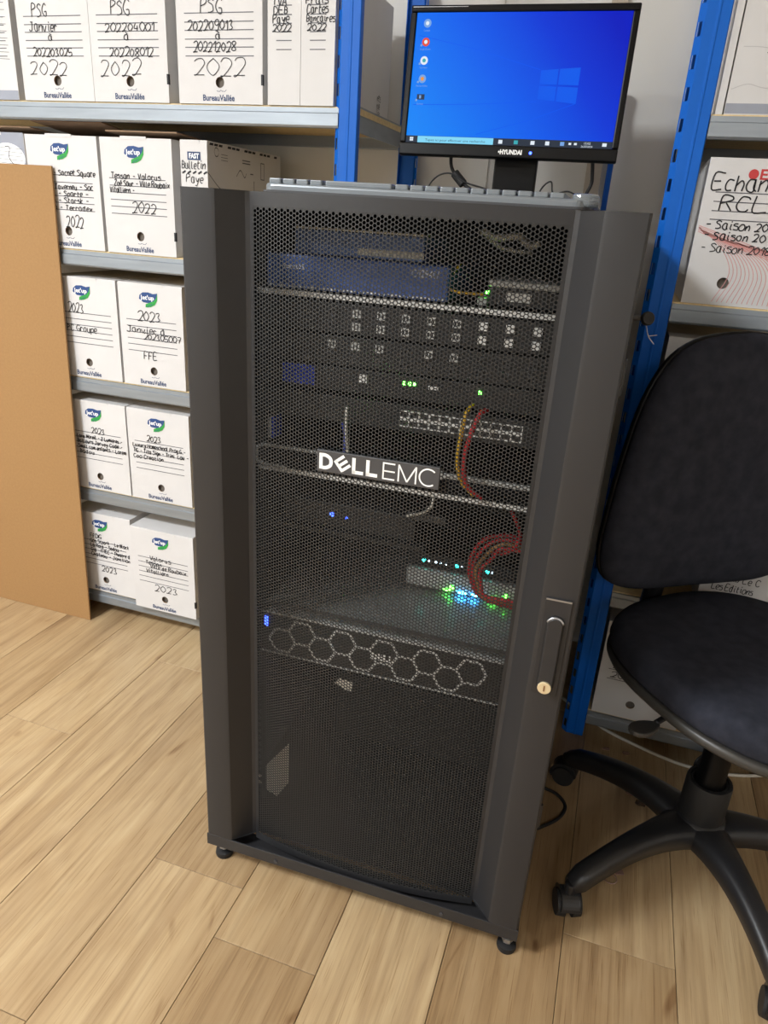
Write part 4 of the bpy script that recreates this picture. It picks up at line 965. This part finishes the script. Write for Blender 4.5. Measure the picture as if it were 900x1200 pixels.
def leg_mesh():
    b = MB(); st = 14; n = 14
    for i in range(st):
        t = i/(st-1); r = .02+.282*t; zc = .112+.016*math.sin(math.pi*min(1, t*1.1))*(1-t)**.3-.030*t**2-.010*t**9; wd_ = .026*(1-t)**3.2+.0205; hh = .024-.005*t
        if i == st-1: wd_ *= .72; hh *= .6
        for k in range(n):
            a = 2*math.pi*k/n; ca, sa = math.cos(a), math.sin(a)
            b.v.append((r, wd_*(abs(ca)**.7)*(1 if ca >= 0 else -1), zc+hh*(abs(sa)**.7)*(1 if sa >= 0 else -1)-(.006 if sa < 0 else 0)))
    for i in range(st-1):
        for k in range(n): b.f.append((i*n+k, (i+1)*n+k, (i+1)*n+(k+1) % n, i*n+(k+1) % n))
    b.f.append(tuple(range(n))); b.f.append(tuple(range(st*n-1, (st-1)*n-1, -1))); b.m = [0]*len(b.f)
    return b
caster_rot = [20, -115, 150, 60, -40]
for i, ang in enumerate((150, 222, 294, 6, 78)):
    a = R(ang-39.7)
    if leg0 is None:
        leg0 = leg_mesh().build('base_leg', 'plastic', ch, (0, 0, 0), (0, 0, a), smooth=True); lg = leg0
        hood = MB()
        # hooded twin wheel caster: two wheels and an arched hood
        wl = MB()
        for s in (-1, 1): wl.cyl((0, s*.007, .026), (0, s*.0225, .026), .0255, .0235, n=26)
        wheels0 = wl.build('caster_wheels', 'rubber', lg, (.30, 0, 0), (0, 0, R(caster_rot[0])), auto=35)
        hp = [(.0285*math.cos(R(q)), .026+.0295*math.sin(R(q))) for q in range(-20, 181, 12)]
        nn = len(hp); hood.add([(x, -.0175, z) for x, z in hp]+[(x, .0175, z) for x, z in hp], [(k, k+1, nn+k+1, nn+k) for k in range(nn-1)]+[tuple(range(nn)), tuple(range(2*nn-1, nn-1, -1))])
        hood.cyl((0, 0, .05), (0, 0, .075), .011, n=14)
        hood0 = hood.build('caster_hood', 'plastic', lg, (.30, 0, 0), (0, 0, R(caster_rot[0])), bevel=.0025)
    else:
        lg = copy_part(leg0, ch, (0, 0, 0), (0, 0, a))
        copy_part(wheels0, lg, (.30, 0, 0), (0, 0, R(caster_rot[i]))); copy_part(hood0, lg, (.30, 0, 0), (0, 0, R(caster_rot[i])))

# ------------------------------------------------------------------ things on the floor
wcable('floor_cable', 'whtcable', [(.02, 1.70, .0045), (.07, 1.655, .0045), (.11, 1.628, .0045), (.149, 1.601, .0045), (.243, 1.565, .0045), (.322, 1.546, .0045), (.42, 1.552, .0045), (.52, 1.59, .0045), (.68, 1.68, .0045)], .004, 'white cable curving over the floor below the shelving')
wcable('floor_cable', 'rubber', [(-.05, 1.20, .004), (.0, 1.205, .004), (.03, 1.23, .004), (.055, 1.262, .004), (.064, 1.298, .004), (.048, 1.325, .004), (.02, 1.337, .004), (-.05, 1.345, .004)], .0036, 'black cable loop coming out from under the cabinet')
r_ = [(.1666+.0125*math.cos(R(q)), 1.142+.0125*math.sin(R(q)), .0016) for q in range(0, 361, 20)]
tag(MB().tube(r_, .0012, 6, smooth=0).add([(.175, 1.155, .001), (.192, 1.160, .001), (.189, 1.172, .001), (.178, 1.168, .001), (.175, 1.155, .003), (.192, 1.160, .004), (.189, 1.172, .002), (.178, 1.168, .004)], [(0, 3, 2, 1), (4, 5, 6, 7), (0, 1, 5, 4), (1, 2, 6, 5), (2, 3, 7, 6), (3, 0, 4, 7)]).build('plastic_ring', 'scrap', smooth=False), 'thin clear plastic ring on the floor in front of the chair base', 'scrap')
def chip(x, y, s, m, label, seed):
    rn = random.Random(seed); n = 7
    p = [(x+s*rn.uniform(.6, 1.1)*math.cos(2*math.pi*i/n), y+s*.6*rn.uniform(.6, 1.1)*math.sin(2*math.pi*i/n)) for i in range(n)]
    b = MB(); b.add([(a, c, .0004) for a, c in p]+[(a, c, .002+rn.uniform(0, .004)) for a, c in p]+[(x, y, .006)], [tuple(range(n-1, -1, -1))]+[(i, (i+1) % n, n+(i+1) % n, n+i) for i in range(n)]+[(n+i, n+(i+1) % n, 2*n) for i in range(n)])
    tag(b.build('plastic_scrap', m), label, 'scrap', 'plastic scraps on the floor')
chip(.2235, 1.377, .017, 'scrapdark', 'dark plastic scrap on the floor behind the chair leg', 3)
chip(.205, 1.400, .014, 'scrap', 'pinkish plastic sliver beside the dark scrap', 4)
chip(.142, 1.536, .010, 'scrap', 'small clear plastic bit nearest the blue post foot', 5)
chip(.189, 1.539, .010, 'scrap', 'small clear plastic bit by the white floor cable', 6)
